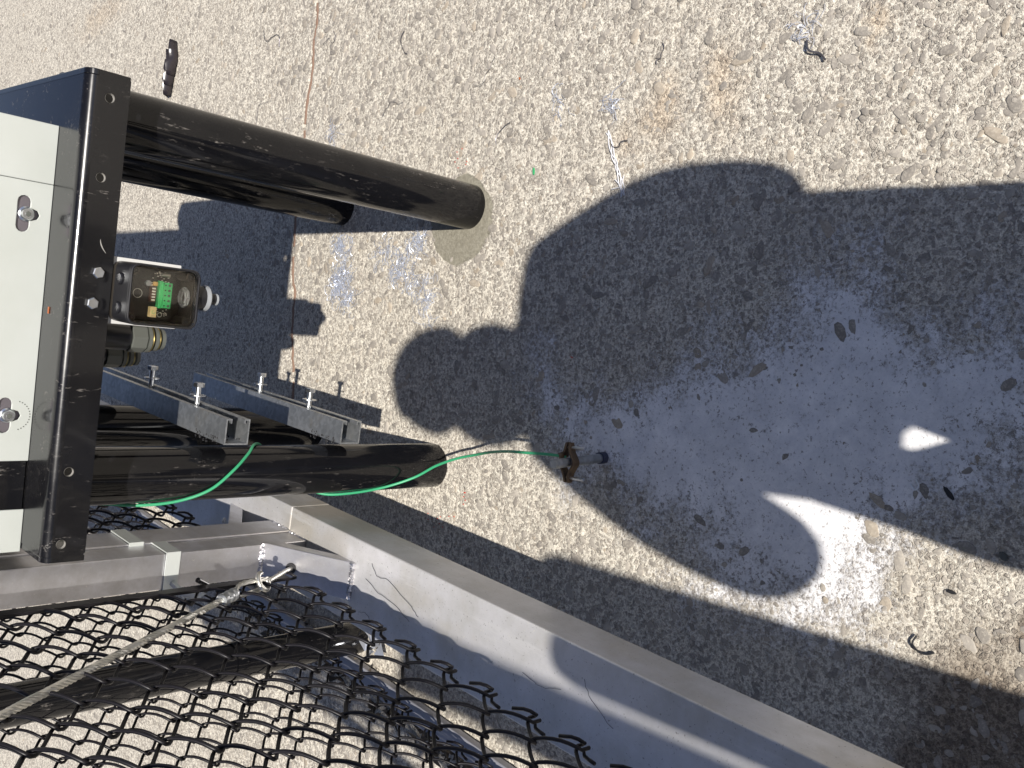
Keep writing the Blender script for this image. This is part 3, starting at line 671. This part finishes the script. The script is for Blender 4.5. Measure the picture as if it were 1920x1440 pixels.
weld((-.0465, .49, RT + .001), (-.0465, .555, RT + .001), .003); weld((-.052, .560, .388), (-.107, .560, .388), .003)
weld((-.0495, .430, RT + .001), (-.0495, .484, RT + .001), .003)
# straps round the uprights holding the tension bar
BARX, BARY = -.083, .340
M['strap'] = mat('bright_zinc_strap', (.62, .65, .62), .5, .5)
def band(x0, x1, y0, y1, z, name='strap'):
    bm = bmesh.new(); w = .0125; tilt = .018
    lp = [(x1 + .0035, y1), (x1 + .0035, y0 - .0035), (x0 - .0035, y0 - .0035), (x0 - .0035, y1)]
    pr = None
    for x, y in lp:
        cur = [bm.verts.new((x, y, z - w)), bm.verts.new((x, y, z + w))]
        if pr: bm.faces.new((pr[0], cur[0], cur[1], pr[1]))
        pr = cur
    o = obj(name, bm, M['strap'], GT); o.modifiers.new('thick', 'SOLIDIFY').thickness = .0028; return o
st = band(-.1113, -.0483, .4266, .484, .560)
bm = bmesh.new()
tube(bm, [(-.100, .425, .556), (-.112, .395, .548), (-.104, .362, .540), (-.090, .348, .536)], .006, 6); o = obj('strap_arm', bm, M['galv'], GT, True); o.scale = (1, 1, 1)
band(-.1120, -.0450, .4842, .560, .600)
bm = bmesh.new(); lathe(bm, [(.0045, -.020), (.0045, .022)], (BARX, BARY + .018, .532), (.5, -.3, .8), 12); obj('strap_bolt', bm, M['post'], GT, True)
obj('tension_bar', bx(BARX - .0025, BARX + .0025, BARY - .009, BARY + .009, .385, 1.93), M['vinyl'], GT)
# truss cable with sleeve and eye bolt
eye = Vector((-.0795, .316, .447)); hole = Vector((-.0795, .3725, .358)); cab0 = Vector((-.0800, .282, .530)); far_ = Vector((-.0800, .03, .9500)); 
far2 = Vector((-.0805, -.50, 1.83))
bm = bmesh.new(); tube(bm, [hole + (hole - eye) * .25, eye + (hole - eye) * .12], .0045, 12); eb = obj('eye_bolt', bm, M['steelwire'], GT, True)
d = (eye - hole).normalized(); sx = Vector((1, 0, 0)); nn = d.cross(sx)
bm = bmesh.new(); q = eye + d * .002; tube(bm, [q + (d * .014 * math.cos(R(a)) + (sx * .8 + nn * .6) * .014 * math.sin(R(a))) + sx * .004 * (a / 300) for a in range(170, 485, 15)], .0042, 10); obj('eye', bm, M['steelwire'], eb, True)
bm = bmesh.new(); T_ = axis_frame(hole + Vector((0, .002, .0012)), Vector((0, -.52, .85))); lathe(bm, [(.0100, 0), (.0100, .0009)], hole + Vector((0, 0, .0005)), Vector((0, -.5, .86)), 20); obj('bolt_hole', bm, M['dark'], GT)
def rope(a, b, r, strands=7, pitch=.030):
    a, b = Vector(a), Vector(b); Ld = (b - a).length; d = (b - a) / Ld; u = d.orthogonal().normalized(); v = d.cross(u); bm = bmesh.new(); n = int(Ld / .004)
    for s in range(strands):
        tube(bm, [a + d * Ld * k / n + (u * math.cos(2 * math.pi * (Ld * k / n / pitch + s / strands)) + v * math.sin(2 * math.pi * (Ld * k / n / pitch + s / strands))) * r * .62 for k in range(n + 1)], r * .40, 5)
    return bm
dirc = (far_ - cab0).normalized(); C1 = cab0 + dirc * .02; C2 = cab0 - dirc * .018
obj('truss_cable', rope(C1, C1 + dirc * 1.35, .0055, 6, .045), M['steelwire'], GT, True)
sl = bmesh.new(); lathe(sl, [(.0085, 0), (.0105, .004), (.0105, .011), (.0088, .014), (.0105, .018), (.0105, .026), (.0088, .029), (.0105, .033), (.0100, .042), (.0080, .044)], cab0 - dirc * .020, dirc, 20)
obj('cable_sleeve', sl, M['galv'], GT, True)
loop = [cab0 - dirc * .018 + sx * .005, cab0 - dirc * .045 + sx * .010 + nn * .002, eye + d * -.012 + sx * .006, eye - d * .016, eye - d * .012 - sx * .008, cab0 - dirc * .045 - sx * .010, cab0 - dirc * .018 - sx * .005]
lp = spline(loop, 6); bm = bmesh.new()
for s in range(4):
    tube(bm, [p + Vector((math.cos(k * .8 + s * 1.57), math.sin(k * .8 + s * 1.57), math.sin(k * .8 + s * 1.57) * .5)) * .0022 for k, p in enumerate(lp)], .0022, 5)
obj('cable_loop', bm, M['steelwire'], GT, True)
bm = bmesh.new(); h0 = Vector((-.078, .655, .338)); tube(bm, [h0 + Vector((math.sin(R(a)) * .012, .012 * math.cos(R(a)), .004 * a / 90)) for a in range(0, 330, 20)] + [h0 + Vector((-.012, .03, .03)), h0 + Vector((-.012, .06, .07))], .0022, 6); obj('wire_hook', bm, M['whitepl'], GT, True)

# chain link ------------------------------------------------------
def link_wire(z0, z1, Wn, Pn, tx, r, hook=True, per=14):
    n = int(round((z1 - z0) / Pn)); pts = []
    for k in range(n * per + 1):
        th = 2 * math.pi * k / per; s = math.cos(th); y = (Wn / 2 + .0048) * (2 / math.pi) * math.asin(.965 * s) / (2 / math.pi * math.asin(.965)); x = -tx * math.sin(th)
        pts.append(Vector((x, y, z0 + Pn * k / per)))
    if hook:
        e = pts[0]; pts = [e + Vector((.004, .026, .006)), e + Vector((.0075, .012, -.001)), e + Vector((.008, .002, -.004)), e + Vector((.004, -.005, -.010)), e + Vector((.000, .000, -.014)), e + Vector((-.003, .0045, -.008))] + pts
    bm = bmesh.new(); tube(bm, pts, r, 6); bmesh.ops.recalc_face_normals(bm, faces=bm.faces[:])
    me = bpy.data.meshes.new('wire'); bm.to_mesh(me); bm.free(); me.polygons.foreach_set('use_smooth', [True] * len(me.polygons)); me.materials.append(M['vinyl']); return me
PN = .0850; WN = .0425; ZK = .378
wa = link_wire(ZK, ZK + PN * 18, WN, PN, .0074, .0026, True); wb = link_wire(ZK + PN / 2, ZK + PN * 17.5, WN, PN, .0074, .0026, False)
def fill_mesh(parent, y_start, n, step, x, w1, w2, zoff=0.0):
    bmk = None
    for k in range(n):
        o = bpy.data.objects.new('wire', w1 if k % 2 == 0 else w2); COL.objects.link(o); o.parent = parent
        o.location = (x + random.uniform(-.0012, .0012), y_start + k * step, zoff + random.uniform(-.0008, .0008))
# even wires start at a knuckle, odd wires mirror half a mesh higher so that they interlock
def mirrored(me):
    m2 = me.copy(); co_ = np.empty(len(m2.vertices) * 3, np.float32); m2.vertices.foreach_get('co', co_); co_ = co_.reshape(-1, 3); co_[:, 1] *= -1; co_[:, 0] *= -1
    m2.vertices.foreach_set('co', co_.ravel()); m2.update(); return m2
wa2 = link_wire(ZK, ZK + PN * 18, WN, PN, .0074, .0026, True); wa2 = mirrored(wa2)
fill_mesh(GT, BARY - WN / 2, 43, -WN, BARX - .004, wa, wa2)
fill_mesh(GT, .68, 30, WN, BARX - .004, wa2, wa)
obj('tension_bar', bx(BARX - .0025, BARX + .0025, .640, .658, .385, 1.93), M['vinyl'], GT)

# ------------------------------------------------------------------ fence line beyond the gate
FO = Vector((-.672, 1.50, 0)); fa = -math.atan2(.155, .988)
FN = empty('chain_link_fence', tuple(FO), fa, 'black chain link fence standing beyond the gate on round black posts', 'fence')
o_mat[FN] = Matrix.Translation(FO) @ Matrix.Rotation(fa, 4, 'Z')
fp = o_mat[FN].inverted() @ Vector((-.602, 1.682, 0))
for dy in (-2.4, 0, 2.4):
    bm = bmesh.new(); lathe(bm, [(.0365, -.01), (.0365, 2.02), (.030, 2.045), (.0, 2.055)], (fp.x, fp.y + dy, 0), (0, 0, 1), 40); obj('post', bm, M['post'], FN, True)
ZF = .050
fw = link_wire(ZF, ZF + PN * 22, WN, PN, .0074, .0026, True, 12); fw2 = mirrored(fw)
fill_mesh(FN, -1.1, 84, WN, -.012, fw, fw2)
obj('bottom_bar', bx(-.046, -.004, -2.6, 3.6, .004, .022), mat('weathered_zinc_bar', (.30, .30, .33), .55, .4), FN, bevel=.002)
bm = bmesh.new(); lathe(bm, [(.021, 0), (.021, 6.2)], (fp.x, -2.6, 1.97), (0, 1, 0), 20); obj('top_rail', bm, M['post'], FN, True)
for z in (.3, .9, 1.5):
    bm = bmesh.new(); lathe(bm, [(.0395, z), (.0395, z + .024)], (fp.x, fp.y, 0), (0, 0, 1), 30, cap=False); obj('band', bm, M['post'], FN, True)

# ------------------------------------------------------------------ round guide post standing left of the photographer
bm = bmesh.new(); lathe(bm, [(.046, -.01), (.046, 1.50), (.040, 1.525), (.022, 1.540), (.0, 1.544)], (0, 0, 0), (0, 0, 1), 40)
t = empty('guide_post', (-.440, -.45, 0), 0, 'round black guide post with domed cap just behind the photographer beside the gate rail', 'post')
obj('pipe', bm, M['post'], t, True)
bm = bmesh.new(); lathe(bm, [(.09, 0), (.09, .02)], (0, 0, 0), (0, 0, 1), 40); obj('footing', bm, M['jointf'], t)

t = empty('gate_post', (-.66, -.86, 0), 0, 'tall square aluminium gate post standing behind the photographer past the gate end', 'post')
obj('column', bx(-.14, .14, -.06, .06, 0, 2.26), M['alu'], t, bevel=.004)
obj('post_cap', bx(-.147, .147, -.067, .067, 2.262, 2.275), M['alu'], t, bevel=.003)

# ------------------------------------------------------------------ litter
def gz(x, y): return float(height(np.array([x]), np.array([y]))[0])
def scrap(name, pts, r, m, label, cat, group=None):
    P3 = [(x, y, gz(x, y) + r + .002 + (z if z else 0)) for x, y, z in pts]; bm = bmesh.new(); tube(bm, spline(P3, 6), r, 6); o = obj(name, bm, m, None, True)
    tag(o, label, cat, group); return o
def curly(cx, cy, ln, wob, seed, n=7, z=.004):
    r = random.Random(seed); a = r.uniform(0, 6.28); x, y = cx, cy; out = []
    for k in range(n):
        out.append((x, y, r.uniform(0, z))); a += r.uniform(-wob, wob); x += math.cos(a) * ln / n; y += math.sin(a) * ln / n
    return out
G = 'thin wire offcuts lying on the concrete'
wires = [((.66, 1.33), .10, .9, 'long thin dark wire offcut arching across the concrete above the photographer shadow'), ((.52, 1.28), .07, .7, 'dark curved wire offcut right of the front right post'),
         ((.93, 2.26), .16, 1.2, 'bent wire offcut lying beyond the joint near the far slab edge'), ((.66, 2.28), .15, 1.1, 'open loop of wire offcut just beyond the brown joint'),
         ((.85, 1.92), .10, 1.6, 'small coiled wire offcut just inside the brown joint'), ((.73, 1.62), .08, .6, 'short straight wire offcut in the middle of the sunlit slab'),
         ((.60, 1.70), .10, .9, 'wavy wire offcut near the posts on the sunlit slab'), ((.75, 2.55), .16, .8, 'pale long wire offcut next to the right end of the stand'),
         ((.44, 1.02), .05, .8, 'tiny wire offcut near the white frayed strand'), ((.10, 1.25), .05, .9, 'short wire offcut in the shade of the photographer head'),
         ((.60, .92), .05, 1.3, 'small twisted dark wire piece on the coarse concrete')]
for k, ((x, y), l, w, lab) in enumerate(wires): scrap('wire_offcut', curly(x, y, l, w, 40 + k), .0005 + .0002 * (k % 3), M['scrap'], lab, 'wire scrap', G)
bm = bmesh.new()
for s in range(3):
    pts = [(.462 + .004 * math.sin(k * .9 + s) - .0105 * k, 1.030 - .004 * k + .003 * math.cos(k + s * 2) , 0) for k in range(12)]
    tube(bm, spline([(x, y, gz(x, y) + .003 + .001 * s) for x, y, _ in pts], 4), .0011, 5)
for s in range(5):
    a = random.uniform(0, 6.28); tube(bm, [(.36, .992, .004), (.36 + .02 * math.cos(a), .992 + .02 * math.sin(a), .006)], .0008, 5)
tag(obj('frayed_strand', bm, M['strand'], None, True), 'white frayed strand lying near the photographer elbow shadow', 'string')
# steel shavings
def shavings(name, spots, label, n, seed):
    r = random.Random(seed); bm = bmesh.new()
    for k in range(n):
        cx, cy, sx_, sy_ = r.choice(spots); x = r.gauss(cx, sx_); y = r.gauss(cy, sy_); a = r.uniform(0, 6.28); pts = []; ln = r.uniform(.012, .045); cv = r.uniform(-1.1, 1.1); hx = r.uniform(.001, .009)
        for q in range(7):
            pts.append((x, y, gz(x, y) + .002 + hx * math.sin(q / 6 * math.pi) * r.uniform(.6, 1))); a += cv + r.uniform(-.5, .5); x += math.cos(a) * ln / 6; y += math.sin(a) * ln / 6
        tube(bm, pts, .00042, 3)
    o = obj(name, bm, M['swarf'], None, True); tag(o, label, 'metal shavings', 'curly steel shavings swept into small piles', 'stuff')
shavings('steel_shavings', [(.315, 1.835, .010, .022), (.25, 1.82, .028, .020), (.19, 1.80, .018, .016), (.21, 1.845, .015, .012)], 'curly bright steel shavings in a band near the rear right post', 330, 1)
shavings('steel_shavings', [(.275, 1.655, .018, .030), (.255, 1.58, .020, .012), (.235, 1.615, .012, .016), (.205, 1.535, .018, .020), (.16, 1.505, .022, .014), (.30, 1.545, .012, .014)], 'curly bright steel shavings scattered beside the front right post', 300, 2)
shavings('steel_shavings', [(.60, 2.14, .018, .014), (.58, 2.2, .006, .006), (.59, 1.90, .015, .012)], 'small tangle of steel shavings near the joint beyond the stand', 70, 3)
shavings('steel_shavings', [(.51, 1.02, .010, .006), (.56, .66, .010, .008), (.53, 1.15, .02, .01)], 'few bright steel shavings on the coarse sunlit concrete', 60, 4)
# other litter
bm = bmesh.new(); r_ = random.Random(3); 
for seg in range(3):
    x, y = 1.015 - .030 * seg, 2.79 + .01 * seg; pr = None
    for k in range(8):
        w = .016 * math.sin((k + .6) / 8.2 * math.pi) + .004; z = .010 + .012 * r_.random()
        cur = [bm.verts.new((x - k * .016, y - w, gz(x, y) + z * .3)), bm.verts.new((x - k * .016 + .004, y + r_.uniform(-.3, .3) * w, z + .012)), bm.verts.new((x - k * .016, y + w, z * .5))]
        if pr:
            for a in (0, 1): bm.faces.new((pr[a], cur[a], cur[a + 1], pr[a + 1]))
        pr = cur
o = obj('plastic_scrap', bm, M['blackrag'], None, True); o.modifiers.new('thick', 'SOLIDIFY').thickness = .0015; tag(o, 'crumpled dark plastic scrap on sunlit concrete beyond the right end of the stand', 'scrap')
def chip(name, x, y, l, w, h, a, m, label, cat):
    bm = bmesh.new(); vs = []
    for s in (-1, 1):
        for k in range(7):
            th = k * 2 * math.pi / 7; r = random.uniform(.8, 1.1); vs.append(bm.verts.new((math.cos(th) * l * r * (1 if s < 0 else .8), math.sin(th) * w * r * (1 if s < 0 else .8), h * (s + 1) / 2)))
    for k in range(7): bm.faces.new((vs[k], vs[(k + 1) % 7], vs[7 + (k + 1) % 7], vs[7 + k]))
    bm.faces.new(vs[:7][::-1]); bm.faces.new(vs[7:]); o = obj(name, bm, m, None); o.location = (x, y, gz(x, y) + .002); o.rotation_euler = (0, 0, a); tag(o, label, cat); return o
chip('plastic_sliver', .4139, 1.208, .009, .0028, .0022, .1, M['greenbit'], 'small green plastic sliver lying between the right post and the shadow', 'scrap')
chip('metal_flake', -.1118, .4155, .012, .004, .002, .7, M['dark'], 'dark metal flake on the coarse concrete at the right edge of the shadow', 'scrap')
chip('metal_flake', -.2415, .405, .007, .003, .002, 1.4, M['dark'], 'small dark flake in the sunlit wedge left of the photographer shadow', 'scrap')
chip('grey_pebble', -.1838, .345, .008, .005, .004, .9, M['greypl2'], 'loose grey stone chip at the edge of the photographer shadow', 'stone')
chip('red_crumb', .0555, 1.085, .004, .0012, .001, 1.2, M['red'], 'tiny red sliver lying in the shade of the photographer', 'scrap')
chip('orange_crumb', .605, 1.262, .003, .002, .0015, .3, M['orange'], 'tiny orange crumb on the sunlit concrete at the top', 'scrap')
bm = bmesh.new()
for k in range(22):
    x, y = random.choice([(-.228 - .003 * (k % 9), 1.355 + random.uniform(-.006, .006)), (-.30 + random.uniform(-.02, .02), 1.43 + random.uniform(-.05, .05)), (.468 + random.uniform(-.02, .02), 1.42 + random.uniform(-.02, .02))])
    lathe(bm, [(.0016, 0), (.0008, .0012)], (x, y, gz(x, y) + .001), (0, 0, 1), 5)
tag(obj('red_paint_crumbs', bm, M['red'], None), 'sprinkle of red paint crumbs around the post footings', 'paint specks', None, 'stuff')
scrap('curved_clip', [(-.308, .445, .002), (-.319, .449, .004), (-.328, .441, .004), (-.330, .431, .002), (-.326, .422, 0)], .0015, M['dark'], 'curved dark clip lying on the slab at the lower right', 'clip')
scrap('bent_staple', [(-.105, .465, 0), (-.112, .457, .006), (-.106, .452, .006), (-.098, .458, 0)], .0009, M['zinc'], 'small bright bent staple at the edge of the pale patch', 'staple')
scrap('wire_offcut', [(.545, .655, 0), (.527, .648, .006), (.520, .632, .002), (.508, .622, .004)], .0017, M['scrap'], 'short thick twisted wire end on the coarse concrete at the top right', 'wire scrap', G)
# debris along the fence foot and loose hairs on the rail
bm = bmesh.new(); r_ = random.Random(9)
for k in range(420):
    t_ = r_.uniform(-.7, 1.1); p = o_mat[FN] @ Vector((-.055 + r_.gauss(0, .018), t_, .004)); a = r_.uniform(0, 6.28); l = r_.uniform(.006, .03)
    v = [bm.verts.new(p + Vector((math.cos(a + b) * l * s, math.sin(a + b) * l * s, r_.uniform(0, .02)))) for b, s in ((0, 1), (1.4, .35), (3.14, .8), (4.6, .3))]
    bm.faces.new(v)
tag(obj('leaf_litter', bm, M['leafy'], None), 'dry leaves and dark litter blown along the foot of the fence', 'leaf litter', None, 'stuff')
bm = bmesh.new()
for k in range(9):
    p = o_mat[FN] @ Vector((.03 + .006 * k, .12 + r_.uniform(-.04, .04), .008)); 
    v = [bm.verts.new(p + Vector((r_.uniform(-.018, .018), r_.uniform(-.03, .03), r_.uniform(0, .02)))) for _ in range(4)]; bm.faces.new(v)
tag(obj('plastic_film', bm, M['wrap'], None), 'crumpled shiny plastic film at the foot of the black fence post', 'plastic film')
hairs = [([(-.028, .22, 0), (-.046, .20, 0), (-.044, .17, 0), (-.063, .11, 0), (-.078, .08, 0)], 'long forked hair-thin wire on the sunlit end of the rail'), ([(-.060, .23, 0), (-.072, .19, 0), (-.080, .14, 0), (-.092, .10, 0)], 'second hair-thin wire beside the forked one on the rail'),
         ([(-.075, -.16, 0), (-.080, -.20, 0), (-.070, -.235, 0)], 'short hair-thin wire on the shaded middle of the rail'), ([(-.040, -.27, 0), (-.062, -.29, 0), (-.085, -.33, 0)], 'bent hair-thin wire on the rail near the lower frame edge'),
         ([(-.125, .24, 0), (-.118, .215, 0), (-.128, .20, 0)], 'tiny hair-thin wire beside the gusset weld')]
for pts, lab in hairs:
    bm = bmesh.new(); tube(bm, [p_ + Vector((random.uniform(-1, 1), random.uniform(-1, 1), random.uniform(-.3, .6))) * .0012 for p_ in spline([GM @ Vector((x, y, RT + .0018 + .001 * (i % 2))) for i, (x, y, z) in enumerate(pts)], 5)], .00042, 5)
    tag(obj('hair_wire', bm, M['scrap'], None, True), lab, 'wire scrap', 'hair-thin wires lying on the gate rail')

# ------------------------------------------------------------------ the photographer (stands behind the lens, casts the shadow)
PH = empty('person', (0, 0, 0), 0, 'person in dark cap and navy jacket photographing the ground with a phone', 'person')
def skin_obj(name, verts, edges, rads, m, parent, sub=2, root=0):
    me = bpy.data.meshes.new(name); me.from_pydata(verts, edges, []); o = link(name, me, parent, m)
    o.modifiers.new('skin', 'SKIN'); sv = me.skin_vertices[0].data
    for i, r in enumerate(rads): sv[i].radius = r if isinstance(r, tuple) else (r, r); sv[i].use_root = (i == root)
    s = o.modifiers.new('sub', 'SUBSURF'); s.levels = sub; s.render_levels = sub
    return o
def bake(o):
    dg = bpy.context.evaluated_depsgraph_get(); me = bpy.data.meshes.new_from_object(o.evaluated_get(dg)); me.polygons.foreach_set('use_smooth', [True] * len(me.polygons))
    old = o.data; o.modifiers.clear(); o.data = me; bpy.data.meshes.remove(old)
HX = -.093
bv = [(.02, -.27, .96), (.02, -.28, 1.05), (.01, -.29, 1.16), (.00, -.29, 1.28), (-.03, -.28, 1.38), (-.06, -.255, 1.45), (HX, -.225, 1.52), (HX, -.20, 1.59), (HX, -.19, 1.65),      # 0-8 pelvis..head top
      (-.175, -.29, 1.345), (-.275, -.34, 1.15), (-.305, -.38, .990), (-.190, -.22, 1.07), (-.065, -.055, 1.195),                                                     # 9-13 left arm
      (.165, -.29, 1.345), (.246, -.33, 1.185), (.250, -.37, 1.030), (.160, -.21, 1.09), (.068, -.055, 1.185),                                                        # 14-18 right arm
      (-.135, -.26, .82), (-.150, -.25, .56), (-.140, -.27, .12), (-.142, -.29, .06), (-.155, -.16, .035),                                                            # 19-23 left leg
      (.045, -.26, .82), (.015, -.25, .50), (.040, -.27, .12), (.042, -.29, .06), (.055, -.16, .035)]
be = [(0, 1), (1, 2), (2, 3), (3, 4), (4, 5), (5, 6), (6, 7), (7, 8), (3, 9), (9, 10), (10, 11), (11, 12), (12, 13), (3, 14), (14, 15), (15, 16), (16, 17), (17, 18),
      (0, 19), (19, 20), (20, 21), (21, 22), (22, 23), (0, 24), (24, 25), (25, 26), (26, 27), (27, 28)]
br = [(.155, .11), (.145, .105), (.15, .11), (.14, .105), (.09, .08), (.055, .06), (.070, .085), (.082, .098), (.055, .065), .062, .046, .042, .036, .026, .062, .046, .042, .036, .026,
      .050, .045, .040, .040, .030, .060, .050, .040, .040, .030]
body = skin_obj('body', bv, be, br, M['skin'], PH, 2, 0); bake(body)
# clothes follow the same skeleton a little wider
jv = [bv[i] for i in (0, 1, 2, 3, 4, 9, 10, 11, 12, 14, 15, 16, 17)] + [(-.088, -.085, 1.175), (.092, -.085, 1.165), (.012, -.27, .88), (-.145, -.285, 1.385), (.085, -.285, 1.400)]
je = [(15, 0), (0, 1), (1, 2), (2, 3), (3, 4), (3, 5), (5, 6), (6, 7), (7, 8), (8, 13), (3, 9), (9, 10), (10, 11), (11, 12), (12, 14), (4, 16), (4, 17)]
jr = [(.222, .15), (.215, .14), (.195, .135), (.185, .125), (.120, .10), .088, .078, .082, .056, .092, .084, .074, .056, .042, .042, (.220, .15), .065, .070]
bake(skin_obj('jacket', jv, je, jr, M['jacket'], PH, 2, 1))
bm = bmesh.new(); bmesh.ops.create_uvsphere(bm, u_segments=24, v_segments=16, radius=1)
for v in bm.verts: v.co = Vector((v.co.x * .125, v.co.y * .095 - .02 * v.co.z, v.co.z * .135))
obj('hood', bm, M['jacket'], PH, True, loc=(-.090, -.265, 1.525))
tv = [(.02, -.27, 1.00), (-.135, -.26, .86), (-.160, -.26, .70), (-.142, -.25, .585), (-.140, -.26, .40), (-.142, -.27, .12), (.045, -.26, .86), (.015, -.26, .70), (.000, -.25, .585), (.020, -.26, .40), (.042, -.27, .12)]
bake(skin_obj('trousers', tv, [(0, 1), (1, 2), (2, 3), (3, 4), (4, 5), (0, 6), (6, 7), (7, 8), (8, 9), (9, 10)], [(.17, .12), .068, .055, .105, .095, .068, .080, .078, .110, .095, .068], M['trouser'], PH, 2, 0))
for x in (-.142, .042):
    bake(skin_obj('boot', [(x, -.29, .13), (x, -.29, .05), (x + .004, -.20, .045), (x + .008, -.12, .038)], [(0, 1), (1, 2), (2, 3)], [.056, .055, (.050, .042), (.042, .034)], M['boot'], PH, 2, 1))
bm = bmesh.new(); bmesh.ops.create_uvsphere(bm, u_segments=28, v_segments=14, radius=.118)
for v in bm.verts:
    if v.co.z < 0: v.co.z *= .15
    v.co.y *= 1.12; v.co.z *= .95
o = obj('cap', bm, M['cap'], PH, True, loc=(HX, -.20, 1.610)); o.rotation_euler = (R(-14), 0, 0)
bm = bmesh.new(); lathe(bm, [(.0, 0), (.088, .001), (.090, .005), (.0, .006)], (HX, -.085, 1.590), (0, .28, 1), 24, cap=False)
obj('cap_peak', bm, M['cap'], o.parent, True)
for s in (-1, 1):
    bm = bmesh.new(); bmesh.ops.create_uvsphere(bm, u_segments=10, v_segments=8, radius=.011); obj('eye', bm, M['whitepl'], PH, True, loc=(HX + s * .032, -.108, 1.565))
    bm = bmesh.new(); bmesh.ops.create_uvsphere(bm, u_segments=10, v_segments=8, radius=.022)
    for v in bm.verts: v.co.x *= .4
    obj('ear', bm, M['skin'], PH, True, loc=(HX + s * .088, -.205, 1.565))
bake(skin_obj('nose', [(HX, -.105, 1.568), (HX, -.088, 1.542)], [(0, 1)], [.008, .013], M['skin'], PH, 2, 0))
bm = bx(HX - .024, HX + .024, -.112, -.102, 1.512, 1.519); obj('mouth', bm, mat('lips', (.35, .13, .11), .5), PH, bevel=.003)
BG = empty('shadow_fill_bag', (.185, -.30, .505), 0, 'dark bag shape added at the hip of the photographer to fill out the cast shadow', 'bag')  # unseen bag, added only to widen the person's shadow at the hip
obj('bag_body', bx(-.120, .076, -.05, .05, 0, .37), M['cap'], BG, bevel=.025, seg=3)
obj('flap', bx(-.107, .082, .0505, .058, .20, .365), M['jacket'], BG, bevel=.004)
bm = bmesh.new(); tube(bm, spline([(.0, 0, .35), (-.02, -.02, .55), (-.10, -.02, .80), (-.22, .0, .955), (-.29, .04, .94)], 8), .014, 6); obj('strap', bm, M['jacket'], BG, True)
# the phone, just behind the lens, tilted like the picture
Rc = Matrix((right, up, -fwd)).transposed()
PM = Matrix.Translation((0, 0, 1.28)) @ Rc.to_4x4()
def phl(p): return PM @ Vector(p)       # local: x right, y up of the picture, z towards the photographer
bm = bx(-.014, .132, -.058, .014, .006, .0135); bm.transform(PM)
tag(obj('phone', bm, M['phone'], None, bevel=.003), 'black phone held in both hands of the person taking the picture', 'phone')
def hand(side, wrist):
    # side -1: the left hand (grips the lower long edge in the picture), +1: the right hand
    ye = -.060 if side < 0 else .016; V_ = []; E_ = []; Rr = []
    palm = phl((.090, ye + (-.028 if side < 0 else .028), .030)); base = phl((.085, ye + (-.010 if side < 0 else .010), .034))
    V_ = [wrist, tuple(palm), tuple(base)]; E_ = [(0, 1), (1, 2)]; Rr = [.026, (.030, .020), (.028, .016)]
    ln = [.9, 1.0, .96, .78]
    for f in range(4):
        xo = .050 + f * .020; s = 1 if side < 0 else -1
        a = phl((xo, ye - s * .008, .028)); b = phl((xo, ye - s * .009, .008)); c = phl((xo + .002, ye + s * (.006 * ln[f]), .002)); d = phl((xo + .003, ye + s * .018 * ln[f], .0025))
        k = len(V_); V_ += [tuple(a), tuple(b), tuple(c), tuple(d)]; E_ += [(1 if f > 1 else 2, k), (k, k + 1), (k + 1, k + 2), (k + 2, k + 3)]; Rr += [.010, .0090, .0085, .0075]
    s = 1 if side < 0 else -1; k = len(V_)
    V_ += [tuple(phl((.060, ye + s * .006, .036))), tuple(phl((.040, ye + s * .020, .030))), tuple(phl((.028, ye + s * .030, .024)))]; E_ += [(2, k), (k, k + 1), (k + 1, k + 2)]; Rr += [.012, .0105, .009]
    bake(skin_obj('hand', V_, E_, Rr, M['skin'], PH, 2, 1))
hand(-1, (-.068, -.060, 1.190)); hand(1, (.070, -.060, 1.180))
